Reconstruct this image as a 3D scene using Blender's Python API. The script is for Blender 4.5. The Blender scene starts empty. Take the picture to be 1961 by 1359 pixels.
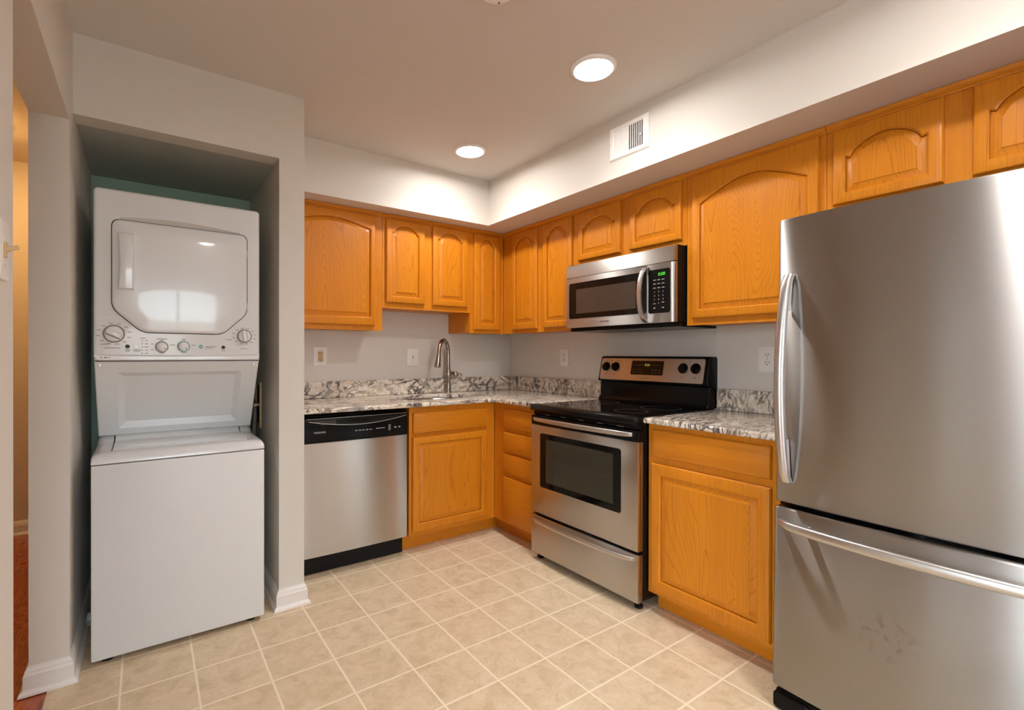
import bpy, bmesh, math, random
from mathutils import Vector, Matrix
random.seed(7)
C = bpy.context.scene.collection
SC = bpy.context.scene
PI = math.pi

# ------------------------------------------------------------ camera
cam_data = bpy.data.cameras.new('camera')
cam = bpy.data.objects.new('camera', cam_data)
C.objects.link(cam)
cam_data.sensor_width = 36.0
cam_data.lens = 36.0 * 928.219 / 1961.0
cam_data.shift_x = (980.5 - 911.168) / 1961.0
cam_data.shift_y = (681.111 - 679.5) / 1961.0
cam_data.clip_start = 0.02
_fw = Vector((0.56328689, 0.82625559, -0.00309461))
_rt = Vector((0.82626139, -0.56328323, 0.00203026))
_up = _rt.cross(_fw)
cam.matrix_world = Matrix(((_rt.x, _up.x, -_fw.x, -2.57914), (_rt.y, _up.y, -_fw.y, -3.26868),
                           (_rt.z, _up.z, -_fw.z, 1.20899), (0, 0, 0, 1)))
SC.camera = cam

# ------------------------------------------------------------ world and exposure
world = bpy.data.worlds.new('daylight'); SC.world = world
world.use_nodes = True
_bg = world.node_tree.nodes['Background']
_bg.inputs[1].default_value = 8.6
_wt = world.node_tree; _tc = _wt.nodes.new('ShaderNodeTexCoord'); _sx = _wt.nodes.new('ShaderNodeSeparateXYZ')
_cr = _wt.nodes.new('ShaderNodeValToRGB')                      # sky over a darker ground
_cr.color_ramp.elements[0].position = 0.49; _cr.color_ramp.elements[0].color = (0.33, 0.35, 0.34, 1)
_cr.color_ramp.elements[1].position = 0.52; _cr.color_ramp.elements[1].color = (0.80, 0.92, 1.0, 1)
_ma = _wt.nodes.new('ShaderNodeMath'); _ma.operation = 'MULTIPLY_ADD'; _ma.inputs[1].default_value = 0.5; _ma.inputs[2].default_value = 0.5
_wt.links.new(_tc.outputs['Generated'], _sx.inputs[0]); _wt.links.new(_sx.outputs[2], _ma.inputs[0])
_wt.links.new(_ma.outputs[0], _cr.inputs[0]); _wt.links.new(_cr.outputs[0], _bg.inputs[0])
SC.view_settings.view_transform = 'Standard'
SC.view_settings.look = 'None'
SC.view_settings.gamma = 1.0
SC.view_settings.use_curve_mapping = False
SC.view_settings.exposure = 0.62
WIDE_WATTS, BEAM_WATTS = 3.9, 2.6   # recessed LED ceiling lights
HALL_STRENGTH = 34.0       # warm hall fixture
SC.cycles.max_bounces = 10
SC.cycles.diffuse_bounces = 6
SC.cycles.glossy_bounces = 5
SC.cycles.sample_clamp_indirect = 6.0
SC.cycles.use_denoising = True

# daylight portals sit in the window openings (portals only guide the sky light)
def portal(name, loc, rot, sx, sy):
    l = bpy.data.lights.new(name, 'AREA'); l.shape = 'RECTANGLE'; l.size = sx; l.size_y = sy
    l.cycles.is_portal = True
    o = bpy.data.objects.new(name, l); C.objects.link(o); o.location = loc; o.rotation_euler = rot
portal('window_portal', (-2.2, -6.42, 1.12), (PI/2, 0, 0), 1.3, 1.95)
portal('window_portal', (-5.62, -3.91, 1.25), (PI/2, 0, -PI/2), 1.96, 1.88)

# ------------------------------------------------------------ materials
class NT:
    def __init__(s, name):
        m = bpy.data.materials.new(name); m.use_nodes = True; s.m = m; s.t = m.node_tree
        s.b = s.t.nodes['Principled BSDF']
    def n(s, typ, **kw):
        nd = s.t.nodes.new(typ)
        for k, v in kw.items():
            if k.startswith('i_'):
                key = k[2:]; key = int(key) if key.isdigit() else key.replace('_', ' ')
                nd.inputs[key].default_value = v
            else: setattr(nd, k, v)
        return nd
    def l(s, a, ao, b, bi): s.t.links.new(a.outputs[ao], b.inputs[bi])
    def set(s, **kw):
        for k, v in kw.items(): s.b.inputs[k.replace('_', ' ')].default_value = v
    def math(s, op, a, b=None, clamp=False):
        nd = s.t.nodes.new('ShaderNodeMath'); nd.operation = op; nd.use_clamp = clamp
        for i, v in enumerate((a, b)):
            if v is None: continue
            if isinstance(v, (int, float)): nd.inputs[i].default_value = v
            else: s.t.links.new(v, nd.inputs[i])
        return nd.outputs[0]
    def mix(s, f, a, b):
        nd = s.t.nodes.new('ShaderNodeMix'); nd.data_type = 'RGBA'
        for sock, v in ((nd.inputs[0], f), (nd.inputs[6], a), (nd.inputs[7], b)):
            if isinstance(v, (int, float)): sock.default_value = v
            elif isinstance(v, tuple): sock.default_value = (*v, 1) if len(v) == 3 else v
            else: s.t.links.new(v, sock)
        return nd.outputs[2]
    def ramp(s, src, stops):
        nd = s.t.nodes.new('ShaderNodeValToRGB'); cr = nd.color_ramp
        while len(cr.elements) < len(stops): cr.elements.new(0.5)
        for e, (p, c) in zip(cr.elements, stops):
            e.position = p; e.color = (*c, 1) if isinstance(c, tuple) else (c, c, c, 1)
        s.t.links.new(src, nd.inputs[0]); return nd.outputs[0]
    def bump(s, h, strength=0.2, dist=0.002):
        nd = s.t.nodes.new('ShaderNodeBump'); nd.inputs['Strength'].default_value = strength
        nd.inputs['Distance'].default_value = dist
        s.t.links.new(h, nd.inputs['Height']); s.t.links.new(nd.outputs[0], s.b.inputs['Normal'])
    def color(s, sock): s.t.links.new(sock, s.b.inputs['Base Color'])

def plain(name, col, rough=0.5, metal=0.0, var=0.06, scale=6.0, bump=0.0, bscale=200.0, coat=0.0, spec=0.5):
    k = NT(name); tc = k.n('ShaderNodeTexCoord')
    nz = k.n('ShaderNodeTexNoise', i_Scale=scale, i_Detail=3.0); k.l(tc, 'Object', nz, 'Vector')
    lo = tuple(c*(1-var) for c in col); hi = tuple(min(1, c*(1+var)) for c in col)
    k.color(k.mix(nz.outputs['Fac'], lo, hi))
    k.set(Roughness=rough, Metallic=metal, Coat_Weight=coat, Specular_IOR_Level=spec)
    if bump:
        nb = k.n('ShaderNodeTexNoise', i_Scale=bscale, i_Detail=2.0); k.l(tc, 'Object', nb, 'Vector')
        k.bump(nb.outputs['Fac'], bump, 0.001)
    return k.m

def emit(name, col, strength):
    k = NT(name); tc = k.n('ShaderNodeTexCoord')
    nz = k.n('ShaderNodeTexNoise', i_Scale=3.0); k.l(tc, 'Object', nz, 'Vector')
    e = k.mix(nz.outputs['Fac'], col, tuple(c*0.97 for c in col))
    k.t.links.new(e, k.b.inputs['Emission Color']); k.set(Emission_Strength=strength, Base_Color=(*col, 1), Roughness=0.5)
    return k.m

def oak(name, axis, freq=9.0, fig=(0.55, 4.2), lw=0.45):
    """Honey oak: contour-line cathedrals stretched along the grain axis plus fine pores."""
    k = NT(name); tc = k.n('ShaderNodeTexCoord'); oi = k.n('ShaderNodeObjectInfo')
    off = k.n('ShaderNodeVectorMath', operation='SCALE'); off.inputs[0].default_value = (3.1, 2.3, 5.7)
    k.t.links.new(k.math('MULTIPLY', oi.outputs['Random'], 9.0), off.inputs['Scale'])
    add = k.n('ShaderNodeVectorMath', operation='ADD'); k.l(tc, 'Object', add, 0); k.l(off, 0, add, 1)
    def mp(along, across):
        m = k.n('ShaderNodeMapping'); s = [across]*3; s['xyz'.index(axis)] = along
        m.inputs['Scale'].default_value = s; k.l(add, 0, m, 'Vector'); return m
    m1 = mp(*fig)
    n1 = k.n('ShaderNodeTexNoise', i_Scale=1.0, i_Detail=1.0, i_Distortion=0.25); k.l(m1, 0, n1, 'Vector')
    m1b = mp(14.0, 40.0)
    n1b = k.n('ShaderNodeTexNoise', i_Scale=1.0, i_Detail=2.0); k.l(m1b, 0, n1b, 'Vector')
    v = k.math('ADD', k.math('MULTIPLY', n1.outputs['Fac'], freq*2.6), k.math('MULTIPLY', n1b.outputs['Fac'], 0.45))
    fr = k.math('FRACT', v)
    line = k.ramp(fr, [(0.0, 0.0), (0.12, 1.0), (0.30, 0.25), (1.0, 0.0)])
    m2 = mp(5.0, 330.0)
    n2 = k.n('ShaderNodeTexNoise', i_Scale=1.0, i_Detail=2.0); k.l(m2, 0, n2, 'Vector')
    pores = k.ramp(n2.outputs['Fac'], [(0.45, 0.0), (0.72, 1.0)])
    m3 = mp(0.8, 11.0)
    n3 = k.n('ShaderNodeTexNoise', i_Scale=1.0, i_Detail=3.0); k.l(m3, 0, n3, 'Vector')
    A = tuple(c for c in (0.69, 0.252, 0.012)); B = tuple(c for c in (0.59, 0.190, 0.008))
    D = tuple(c for c in (0.34, 0.092, 0.003))
    base = k.mix(n3.outputs['Fac'], A, B)
    f = k.math('MAXIMUM', k.math('MULTIPLY', k.math('MULTIPLY', line, k.math('ADD', pores, 0.50)), lw), k.math('MULTIPLY', pores, 0.34))
    k.color(k.mix(f, base, D))
    k.set(Roughness=0.38, Coat_Weight=0.10, Coat_Roughness=0.2, Specular_IOR_Level=0.3)
    k.bump(f, 0.10, 0.001)
    return k.m

def steel(name, col=(0.55, 0.535, 0.52), rough=0.30, grain='u', aniso=0.95, smudge=False):
    """Brushed stainless; fine streaks along the horizontal brushing."""
    k = NT(name); tc = k.n('ShaderNodeTexCoord')
    m = k.n('ShaderNodeMapping'); m.inputs['Scale'].default_value = (3, 3, 700) if grain == 'u' else (700, 700, 3)
    k.l(tc, 'Object', m, 'Vector')
    n1 = k.n('ShaderNodeTexNoise', i_Scale=1.0, i_Detail=2.0); k.l(m, 0, n1, 'Vector')
    c = k.mix(n1.outputs['Fac'], tuple(x*0.99 for x in col), tuple(min(1, x*1.01) for x in col))
    if smudge:
        ms = k.n('ShaderNodeMapping'); ms.inputs['Location'].default_value = (0, -0.065, -0.39)
        k.l(tc, 'Object', ms, 'Vector')
        ln = k.n('ShaderNodeVectorMath', operation='LENGTH')
        sep = k.n('ShaderNodeSeparateXYZ'); k.l(ms, 0, sep, 0)
        cmb = k.n('ShaderNodeCombineXYZ'); k.l(sep, 1, cmb, 1); k.l(sep, 2, cmb, 2); k.l(cmb, 0, ln, 0)
        near = k.ramp(ln.outputs['Value'], [(0.03, 1.0), (0.085, 0.0)])
        ns = k.n('ShaderNodeTexNoise', i_Scale=42.0, i_Detail=2.0); k.l(tc, 'Object', ns, 'Vector')
        sp = k.ramp(ns.outputs['Fac'], [(0.54, 0.0), (0.62, 1.0)])
        c = k.mix(k.math('MULTIPLY', k.math('MULTIPLY', near, sp), 0.35), c, (0.20, 0.15, 0.13))
    k.color(c)
    k.set(Metallic=1.0, Roughness=rough, Anisotropic=aniso)
    tg = k.n('ShaderNodeCombineXYZ', i_Z=1.0); k.l(tg, 0, k.b, 'Tangent')   # widest blur is upright, across the brushing
    return k.m

def tile_floor():
    k = NT('vinyl_tile'); geo = k.n('ShaderNodeNewGeometry'); sep = k.n('ShaderNodeSeparateXYZ')
    k.l(geo, 'Position', sep, 0)
    P = 0.2316
    def cell(sock, o): return k.math('FRACT', k.math('DIVIDE', k.math('ADD', sock, -o + 40*P), P))
    def grout(sock, o):
        fr = cell(sock, o); d = k.math('MINIMUM', fr, k.math('SUBTRACT', 1.0, fr))
        return k.ramp(d, [(0.010, 1.0), (0.021, 0.0)])
    g = k.math('MAXIMUM', grout(sep.outputs[0], -0.8007), grout(sep.outputs[1], -0.6763))
    def idx(sock, o): return k.math('FLOOR', k.math('DIVIDE', k.math('ADD', sock, -o + 40*P), P))
    cb = k.n('ShaderNodeCombineXYZ')
    k.t.links.new(idx(sep.outputs[0], -0.8007), cb.inputs[0]); k.t.links.new(idx(sep.outputs[1], -0.6763), cb.inputs[1])
    wn = k.n('ShaderNodeTexWhiteNoise'); k.l(cb, 0, wn, 'Vector')
    ofs = k.n('ShaderNodeVectorMath', operation='SCALE', i_Scale=3.0); k.l(wn, 'Color', ofs, 0)
    ad = k.n('ShaderNodeVectorMath', operation='ADD'); k.l(geo, 'Position', ad, 0); k.l(ofs, 0, ad, 1)
    n1 = k.n('ShaderNodeTexNoise', i_Scale=13.0, i_Detail=6.0, i_Roughness=0.65, i_Distortion=0.6); k.l(ad, 0, n1, 'Vector')
    n2 = k.n('ShaderNodeTexNoise', i_Scale=70.0, i_Detail=4.0, i_Roughness=0.7); k.l(ad, 0, n2, 'Vector')
    c = k.ramp(n1.outputs['Fac'], [(0.30, (0.54, 0.425, 0.27)), (0.50, (0.665, 0.535, 0.37)), (0.68, (0.72, 0.595, 0.43))])
    sp = k.ramp(n2.outputs['Fac'], [(0.52, 0.0), (0.70, 0.5)])
    c = k.mix(sp, c, (0.52, 0.36, 0.20))
    c = k.mix(g, c, (0.86, 0.75, 0.58))
    k.color(c); k.set(Roughness=0.42, Specular_IOR_Level=0.35)
    k.bump(k.math('SUBTRACT', n2.outputs['Fac'], k.math('MULTIPLY', g, 0.6)), 0.10, 0.0015)
    return k.m

def granite():
    k = NT('granite'); geo = k.n('ShaderNodeNewGeometry')
    m = k.n('ShaderNodeMapping'); m.inputs['Rotation'].default_value = (0.5, 0.75, 0.6); m.inputs['Scale'].default_value = (7, 20, 10)
    k.l(geo, 'Position', m, 'Vector')
    n1 = k.n('ShaderNodeTexNoise', i_Scale=1.0, i_Detail=7.0, i_Roughness=0.62, i_Distortion=1.1); k.l(m, 0, n1, 'Vector')
    d = k.math('ABSOLUTE', k.math('SUBTRACT', n1.outputs['Fac'], 0.5))
    vein = k.ramp(d, [(0.0, 1.0), (0.026, 0.8), (0.055, 0.0)])
    nb = k.n('ShaderNodeTexNoise', i_Scale=4.5, i_Detail=3.0); k.l(geo, 'Position', nb, 'Vector')
    patch = k.ramp(nb.outputs['Fac'], [(0.36, 0.35), (0.58, 1.0)])
    n3 = k.n('ShaderNodeTexNoise', i_Scale=38.0, i_Detail=5.0, i_Roughness=0.7); k.l(geo, 'Position', n3, 'Vector')
    base = k.ramp(n3.outputs['Fac'], [(0.30, (0.47, 0.37, 0.28)), (0.46, (0.72, 0.63, 0.52)), (0.62, (0.84, 0.78, 0.69))])
    n4 = k.n('ShaderNodeTexNoise', i_Scale=120.0, i_Detail=3.0); k.l(geo, 'Position', n4, 'Vector')
    speck = k.ramp(n4.outputs['Fac'], [(0.60, 0.0), (0.70, 0.6)])
    c = k.mix(k.math('MULTIPLY', vein, patch), base, (0.055, 0.045, 0.055))
    c = k.mix(speck, c, (0.20, 0.13, 0.10))
    k.color(c); k.set(Roughness=0.16, Coat_Weight=0.3, Coat_Roughness=0.06)
    k.bump(n4.outputs['Fac'], 0.02, 0.0005)
    return k.m

def hardwood():
    k = NT('hall_hardwood'); geo = k.n('ShaderNodeNewGeometry')
    m = k.n('ShaderNodeMapping'); m.inputs['Scale'].default_value = (6, 0.9, 1); k.l(geo, 'Position', m, 'Vector')
    n1 = k.n('ShaderNodeTexNoise', i_Scale=1.6, i_Detail=4.0, i_Distortion=1.2); k.l(m, 0, n1, 'Vector')
    fr = k.math('FRACT', k.math('MULTIPLY', n1.outputs['Fac'], 14.0))
    c = k.ramp(fr, [(0.0, (0.30, 0.055, 0.010)), (0.5, (0.43, 0.09, 0.016)), (1.0, (0.24, 0.035, 0.006))])
    sep = k.n('ShaderNodeSeparateXYZ'); k.l(geo, 'Position', sep, 0)
    px = k.math('FRACT', k.math('DIVIDE', k.math('ADD', sep.outputs[0], 20.0), 0.12))
    gap = k.ramp(px, [(0.0, 1.0), (0.03, 0.0)])
    k.color(k.mix(gap, c, (0.08, 0.015, 0.004))); k.set(Roughness=0.25, Coat_Weight=0.3)
    return k.m

M = {}
M['wall'] = plain('wall_paint', (0.68, 0.645, 0.595), 0.55, var=0.015, scale=2.0, bump=0.05, bscale=350)
M['ceil'] = plain('ceiling_paint', (0.65, 0.625, 0.59), 0.75, var=0.015, scale=2.0, bump=0.05, bscale=300)
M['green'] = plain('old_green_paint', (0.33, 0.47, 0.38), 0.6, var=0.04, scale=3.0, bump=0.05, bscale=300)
M['closet'] = plain('closet_shade_paint', (0.42, 0.44, 0.395), 0.6, var=0.03, bump=0.05, bscale=300)  # closet ceiling: shade of the alcove put into a darker, greener colour
M['trim'] = plain('trim_paint', (0.80, 0.77, 0.75), 0.35, var=0.02)
M['hallwall'] = plain('hall_paint', (0.66, 0.56, 0.45), 0.6, var=0.02, bump=0.04, bscale=300)
M['oakV'] = oak('oak_upright', 'z', 10.0, (0.25, 7.0))
M['oakP'] = oak('oak_panel', 'z', 24.0, (0.55, 4.5), 0.65)
M['oakX'] = oak('oak_across_x', 'x', 10.0, (0.4, 6.0))
M['oakY'] = oak('oak_across_y', 'y', 10.0, (0.4, 6.0))
M['steel'] = steel('brushed_steel')
M['steelM'] = steel('microwave_steel', (0.52, 0.505, 0.49), 0.40, aniso=0.9)
M['steelF'] = steel('fridge_steel', (0.41, 0.40, 0.39), 0.34, aniso=1.0)
M['steelS'] = steel('fridge_steel_smudged', (0.41, 0.40, 0.39), 0.34, aniso=1.0, smudge=True)
M['steelH'] = steel('satin_handle_steel', (0.60, 0.585, 0.57), 0.32, 'u', 0.3)
M['nickel'] = steel('brushed_nickel', (0.40, 0.35, 0.31), 0.24, 'z', 0.2)
M['white'] = plain('white_enamel', (0.74, 0.76, 0.775), 0.20, var=0.01, coat=0.4)
M['satin'] = plain('white_satin_steel', (0.74, 0.755, 0.765), 0.42, var=0.01, spec=0.3)
M['whitem'] = plain('white_plastic', (0.85, 0.84, 0.82), 0.35, var=0.02)
M['ivory'] = plain('almond_plastic', (0.58, 0.42, 0.21), 0.4, var=0.05)
M['black'] = plain('black_plastic', (0.006, 0.0055, 0.0055), 0.22, var=0.2, spec=0.14)
M['blackm'] = plain('black_matte', (0.008, 0.007, 0.007), 0.6, var=0.2, spec=0.2)
M['glass'] = plain('black_glass', (0.005, 0.0045, 0.0045), 0.06, var=0.1, spec=0.25)
M['glassv'] = plain('oven_window_glass', (0.045, 0.040, 0.028), 0.08, var=0.15, spec=0.4)
M['mesh'] = plain('microwave_screen', (0.060, 0.042, 0.032), 0.14, var=0.12, scale=30, spec=0.35)
M['glassv2'] = plain('rack_through_glass', (0.075, 0.068, 0.05), 0.15)
M['ring'] = plain('burner_ring', (0.10, 0.09, 0.085), 0.3)
M['dark'] = plain('dark_void', (0.012, 0.009, 0.007), 0.8)
M['gap'] = plain('shadow_gap', (0.05, 0.05, 0.05), 0.7)
M['greyink'] = plain('grey_print', (0.22, 0.21, 0.22), 0.5)
M['paleink'] = plain('pale_print', (0.55, 0.53, 0.50), 0.5)
M['badge'] = plain('badge_grey', (0.16, 0.14, 0.13), 0.4)
M['teal'] = plain('teal_print', (0.10, 0.34, 0.36), 0.4)
M['chrome'] = plain('chrome', (0.75, 0.75, 0.76), 0.12, 1.0)
M['hose'] = plain('grey_hose', (0.13, 0.12, 0.11), 0.5, var=0.2, scale=60)
M['brass'] = plain('brass_valve', (0.32, 0.24, 0.12), 0.35, 0.8)
M['bronze'] = plain('bronze', (0.05, 0.03, 0.02), 0.4, 0.7)
M['granite'] = granite()
M['floor'] = tile_floor()
M['wood'] = hardwood()
M['lens'] = emit('led_lens', (1.0, 0.93, 0.85), 14.0)
M['hallglass'] = emit('warm_glass', (1.0, 0.62, 0.24), HALL_STRENGTH)
M['green_led'] = emit('green_digits', (0.10, 1.0, 0.05), 0.08)
M['amber_led'] = emit('yellow_digits', (0.75, 0.75, 0.10), 0.22)
def window_glass():
    k = NT('window_glass'); k.set(Base_Color=(1, 1, 1, 1), Roughness=0.0, Transmission_Weight=1.0, IOR=1.05)
    tc = k.n('ShaderNodeTexCoord'); nz = k.n('ShaderNodeTexNoise', i_Scale=2.0); k.l(tc, 'Object', nz, 'Vector')
    k.color(k.mix(nz.outputs['Fac'], (1, 1, 1), (0.97, 0.99, 0.98)))
    return k.m
M['pane'] = window_glass()

# ------------------------------------------------------------ geometry helpers
W = lambda u, d, z: (u, d, z)
MB_ = lambda u, d, z: (u, -d, z)        # things along the back wall: u to the right, d out from the wall
MR_ = lambda u, d, z: (-d, -u, z)       # things along the right wall
ML_ = lambda u, d, z: (-2.81 + d, u, z) # things on the left wall

def inset(poly, t):
    """Move a closed 2-D polygon (counter-clockwise) inwards by t."""
    n = len(poly); out = []
    for i in range(n):
        p0, p1, p2 = Vector(poly[i-1]), Vector(poly[i]), Vector(poly[(i+1) % n])
        a = (p1-p0); b = (p2-p1)
        if a.length < 1e-9: a = b
        if b.length < 1e-9: b = a
        a.normalize(); b.normalize()
        na = Vector((-a.y, a.x)); nb = Vector((-b.y, b.x))
        m = na+nb; L = m.length
        if L < 1e-6: out.append((p1.x, p1.y)); continue
        m /= L; c = max(0.35, m.dot(na))
        q = p1 + m*(t/c); out.append((q.x, q.y))
    return out

def rrect(u0, u1, z0, z1, r, n=4):
    pts = []
    for cx, cz, a0 in ((u1-r, z0+r, -PI/2), (u1-r, z1-r, 0), (u0+r, z1-r, PI/2), (u0+r, z0+r, PI)):
        for i in range(n+1):
            a = a0 + PI/2*i/n; pts.append((cx+r*math.cos(a), cz+r*math.sin(a)))
    return pts
def circle(cu, cz, r, n=24, rz=None):
    return [(cu+r*math.cos(2*PI*i/n), cz+(rz or r)*math.sin(2*PI*i/n)) for i in range(n)]

class G:
    def __init__(s, mp=W): s.bm = bmesh.new(); s.mp = mp
    def v(s, u, d, z): return s.bm.verts.new(s.mp(u, d, z))
    def loft(s, rings, cap0=True, cap1=True, close=True):
        R = [[s.v(*p) for p in r] for r in rings]; n = len(R[0])
        for a, b in zip(R, R[1:]):
            for i in range(n if close else n-1):
                j = (i+1) % n
                try: s.bm.faces.new((a[i], a[j], b[j], b[i]))
                except ValueError: pass
        if cap0 and len(R[0]) > 2: s.bm.faces.new(R[0][::-1])
        if cap1 and len(R[-1]) > 2: s.bm.faces.new(R[-1])
        return s
    def box(s, u0, u1, d0, d1, z0, z1, b=0.0, seg=1):
        vs = [s.v(u, d, z) for u in (u0, u1) for d in (d0, d1) for z in (z0, z1)]
        f = [(0, 1, 3, 2), (4, 6, 7, 5), (0, 4, 5, 1), (2, 3, 7, 6), (0, 2, 6, 4), (1, 5, 7, 3)]
        fs = [s.bm.faces.new([vs[i] for i in q]) for q in f]
        if b:
            es = list({e for q in fs for e in q.edges})
            bmesh.ops.bevel(s.bm, geom=es, offset=b, segments=seg, affect='EDGES', profile=0.5)
        return s
    def plate(s, poly, d0, d1, b=0.0, seg=1):
        """Solid slab with outline poly in (u,z), from d0 out to d1; front edge rounded by b."""
        rings = [[(u, d0, z) for u, z in poly]]
        if b:
            for i in range(seg+1):
                a = PI/2*i/seg; q = inset(poly, b*(1-math.cos(a)))
                rings.append([(u, d1-b+b*math.sin(a), z) for u, z in q])
        else: rings.append([(u, d1, z) for u, z in poly])
        return s.loft(rings)
    def extr_u(s, prof, u0, u1):
        """Profile in (d,z) carried along u."""
        return s.loft([[(u, d, z) for d, z in prof] for u in (u0, u1)])
    def ringp(s, outer, inner, d0, d1):
        """Flat ring between two outlines of equal count."""
        n = len(outer)
        A = [s.v(u, d1, z) for u, z in outer]; B = [s.v(u, d1, z) for u, z in inner]
        A0 = [s.v(u, d0, z) for u, z in outer]; B0 = [s.v(u, d0, z) for u, z in inner]
        for i in range(n):
            j = (i+1) % n
            s.bm.faces.new((A[i], A[j], B[j], B[i])); s.bm.faces.new((A0[i], A0[j], A[j], A[i]))
            s.bm.faces.new((B[i], B[j], B0[j], B0[i])); s.bm.faces.new((B0[i], B0[j], A0[j], A0[i]))
        return s
    def tube(s, path, rad, n=12, caps=True):
        """Round tube through points (world of the map); rad may be a list, or (ru, rv) pairs."""
        P = [Vector(p) for p in path]; rings = []
        t0 = (P[1]-P[0]).normalized()
        ref = Vector((0, 0, 1)) if abs(t0.z) < 0.9 else Vector((1, 0, 0))
        nx = t0.cross(ref).normalized()
        for i, p in enumerate(P):
            t = ((P[min(i+1, len(P)-1)]-P[max(i-1, 0)])).normalized()
            nx = (nx - t*nx.dot(t)).normalized(); ny = t.cross(nx)
            r = rad[i] if isinstance(rad, (list, tuple)) else rad
            ra, rb = r if isinstance(r, tuple) else (r, r)
            rings.append([tuple(p + nx*ra*math.cos(2*PI*k/n) + ny*rb*math.sin(2*PI*k/n)) for k in range(n)])
        return s.loft(rings, caps, caps)
    def lathe(s, c, axis, prof, n=24):
        """Profile [(radius, height)] turned about an axis ('u','d','z') through c."""
        ax = {'u': 0, 'd': 1, 'z': 2}[axis]; o = [i for i in range(3) if i != ax]; rings = []
        for r, h in prof:
            ring = []
            for k in range(n):
                p = list(c); p[ax] += h; p[o[0]] += max(r, 1e-4)*math.cos(2*PI*k/n); p[o[1]] += max(r, 1e-4)*math.sin(2*PI*k/n)
                ring.append(tuple(p))
            rings.append(ring)
        return s.loft(rings)

def base_of(o):
    p = Vector((0, 0, 0))
    while o is not None: p += o.location; o = o.parent
    return p
def obj(name, g, mat, parent=None, smooth=35, loc=None, stuff=False):
    bm = g.bm if isinstance(g, G) else g
    bmesh.ops.remove_doubles(bm, verts=bm.verts, dist=1e-6)
    bmesh.ops.recalc_face_normals(bm, faces=bm.faces)
    base = base_of(parent) if parent else Vector(loc or (0, 0, 0))
    bmesh.ops.translate(bm, verts=bm.verts, vec=-base)
    me = bpy.data.meshes.new(name); bm.to_mesh(me); bm.free()
    me.materials.append(mat)
    if smooth:
        for p in me.polygons: p.use_smooth = True
        me.set_sharp_from_angle(angle=math.radians(smooth))
    o = bpy.data.objects.new(name, me); C.objects.link(o)
    if parent: o.parent = parent
    elif loc: o.location = loc
    return o
def tag(o, label, cat, group=None):
    o['label'] = label; o['category'] = cat
    if group: o['group'] = group
    return o
def thing(name, label, cat, loc, group=None):
    o = bpy.data.objects.new(name, None); C.objects.link(o); o.location = loc; o.empty_display_size = 0.1
    return tag(o, label, cat, group)
def struct(name, g, mat, parent=None, smooth=0):
    o = obj(name, g, mat, parent, smooth)
    if not parent: o['kind'] = 'structure'
    return o
def slab(name, x0, x1, y0, y1, z0, z1, mat): return struct(name, G().box(x0, x1, y0, y1, z0, z1), mat)

def text(name, s, size, mp, u, d, z, mat, parent, slant=0.0, tilt=None, ext=0.0004, spacing=1.0):
    """Raised lettering as a mesh, centred on (u, z) at distance d."""
    cu = bpy.data.curves.new(name, 'FONT'); cu.body = s; cu.size = size; cu.align_x = 'CENTER'; cu.align_y = 'CENTER'
    cu.extrude = ext; cu.shear = slant; cu.space_character = spacing; cu.resolution_u = 2
    t = bpy.data.objects.new(name+'_src', cu); C.objects.link(t)
    bpy.context.view_layer.update()
    me = bpy.data.meshes.new_from_object(t.evaluated_get(bpy.context.evaluated_depsgraph_get()))
    bpy.data.objects.remove(t)
    bm = bmesh.new(); bm.from_mesh(me); bpy.data.meshes.remove(me)
    for v in bm.verts:
        x, y, e = v.co
        dd = d + e + ext; zz = z + y
        if tilt: dd += tilt*y
        v.co = mp(u+x, dd, zz)
    return obj(name, bm, mat, parent, 0)

# ------------------------------------------------------------ structure
CEIL = 2.4435; SOFB = 2.1305; SX = -0.5497; SY = -0.4486
XL = -2.81; YC = -0.853; XP = -1.941; XJ = -2.057
slab('floor', -2.87, 0.12, -3.75, 0.12, -0.10, 0.0, M['floor'])
slab('floor_hall', -5.7, -2.87, -2.45, 1.25, -0.10, -0.004, M['wood'])
slab('floor_living', -5.7, 0.12, -6.5, -3.75, -0.10, -0.002, M['wood'])
slab('floor_dining', -5.7, -2.87, -3.75, -2.45, -0.10, -0.002, M['wood'])
slab('ceiling', -2.81, 0.12, -6.5, 0.12, CEIL, CEIL+0.1, M['ceil'])
slab('ceiling_living', -5.7, -2.81, -6.5, -2.51, CEIL, CEIL+0.1, M['ceil'])
slab('ceiling_hall', -4.1, -2.81, -2.51, 1.25, 2.49, 2.60, M['hallwall'])
slab('wall_back', XP, 0.12, 0.0, 0.12, 0.0, CEIL, M['wall'])
slab('wall_right', 0.0, 0.12, -6.5, 0.0, 0.0, CEIL, M['wall'])
# soffit (L shaped) above the wall cabinets
g = G()
sp = [(XP, 0.0), (XP, SY), (SX, SY), (SX, -6.4), (0.0, -6.4), (0.0, 0.0)]
g.loft([[(x, y, z) for x, y in sp] for z in (SOFB, CEIL)])
struct('wall_soffit', g, M['wall'])
# laundry closet: header with the face above the opening, pier to the right, green back wall
g = G(); g.loft([[(x, y, z) for x, z in [(XL, 2.132), (XJ, 2.132), (XJ, 0.0), (XP, 0.0), (XP, CEIL), (XL, CEIL)]] for y in (YC, YC+0.10)])
struct('wall_closet_front', g, M['wall'])
slab('wall_closet_side', XJ, XP, YC+0.10, 0.0, 0.0, CEIL, M['wall'])
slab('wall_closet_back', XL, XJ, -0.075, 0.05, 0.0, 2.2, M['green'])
slab('ceiling_closet', XL, XJ, YC+0.10, -0.075, 2.132, 2.2, M['closet'])
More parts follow.
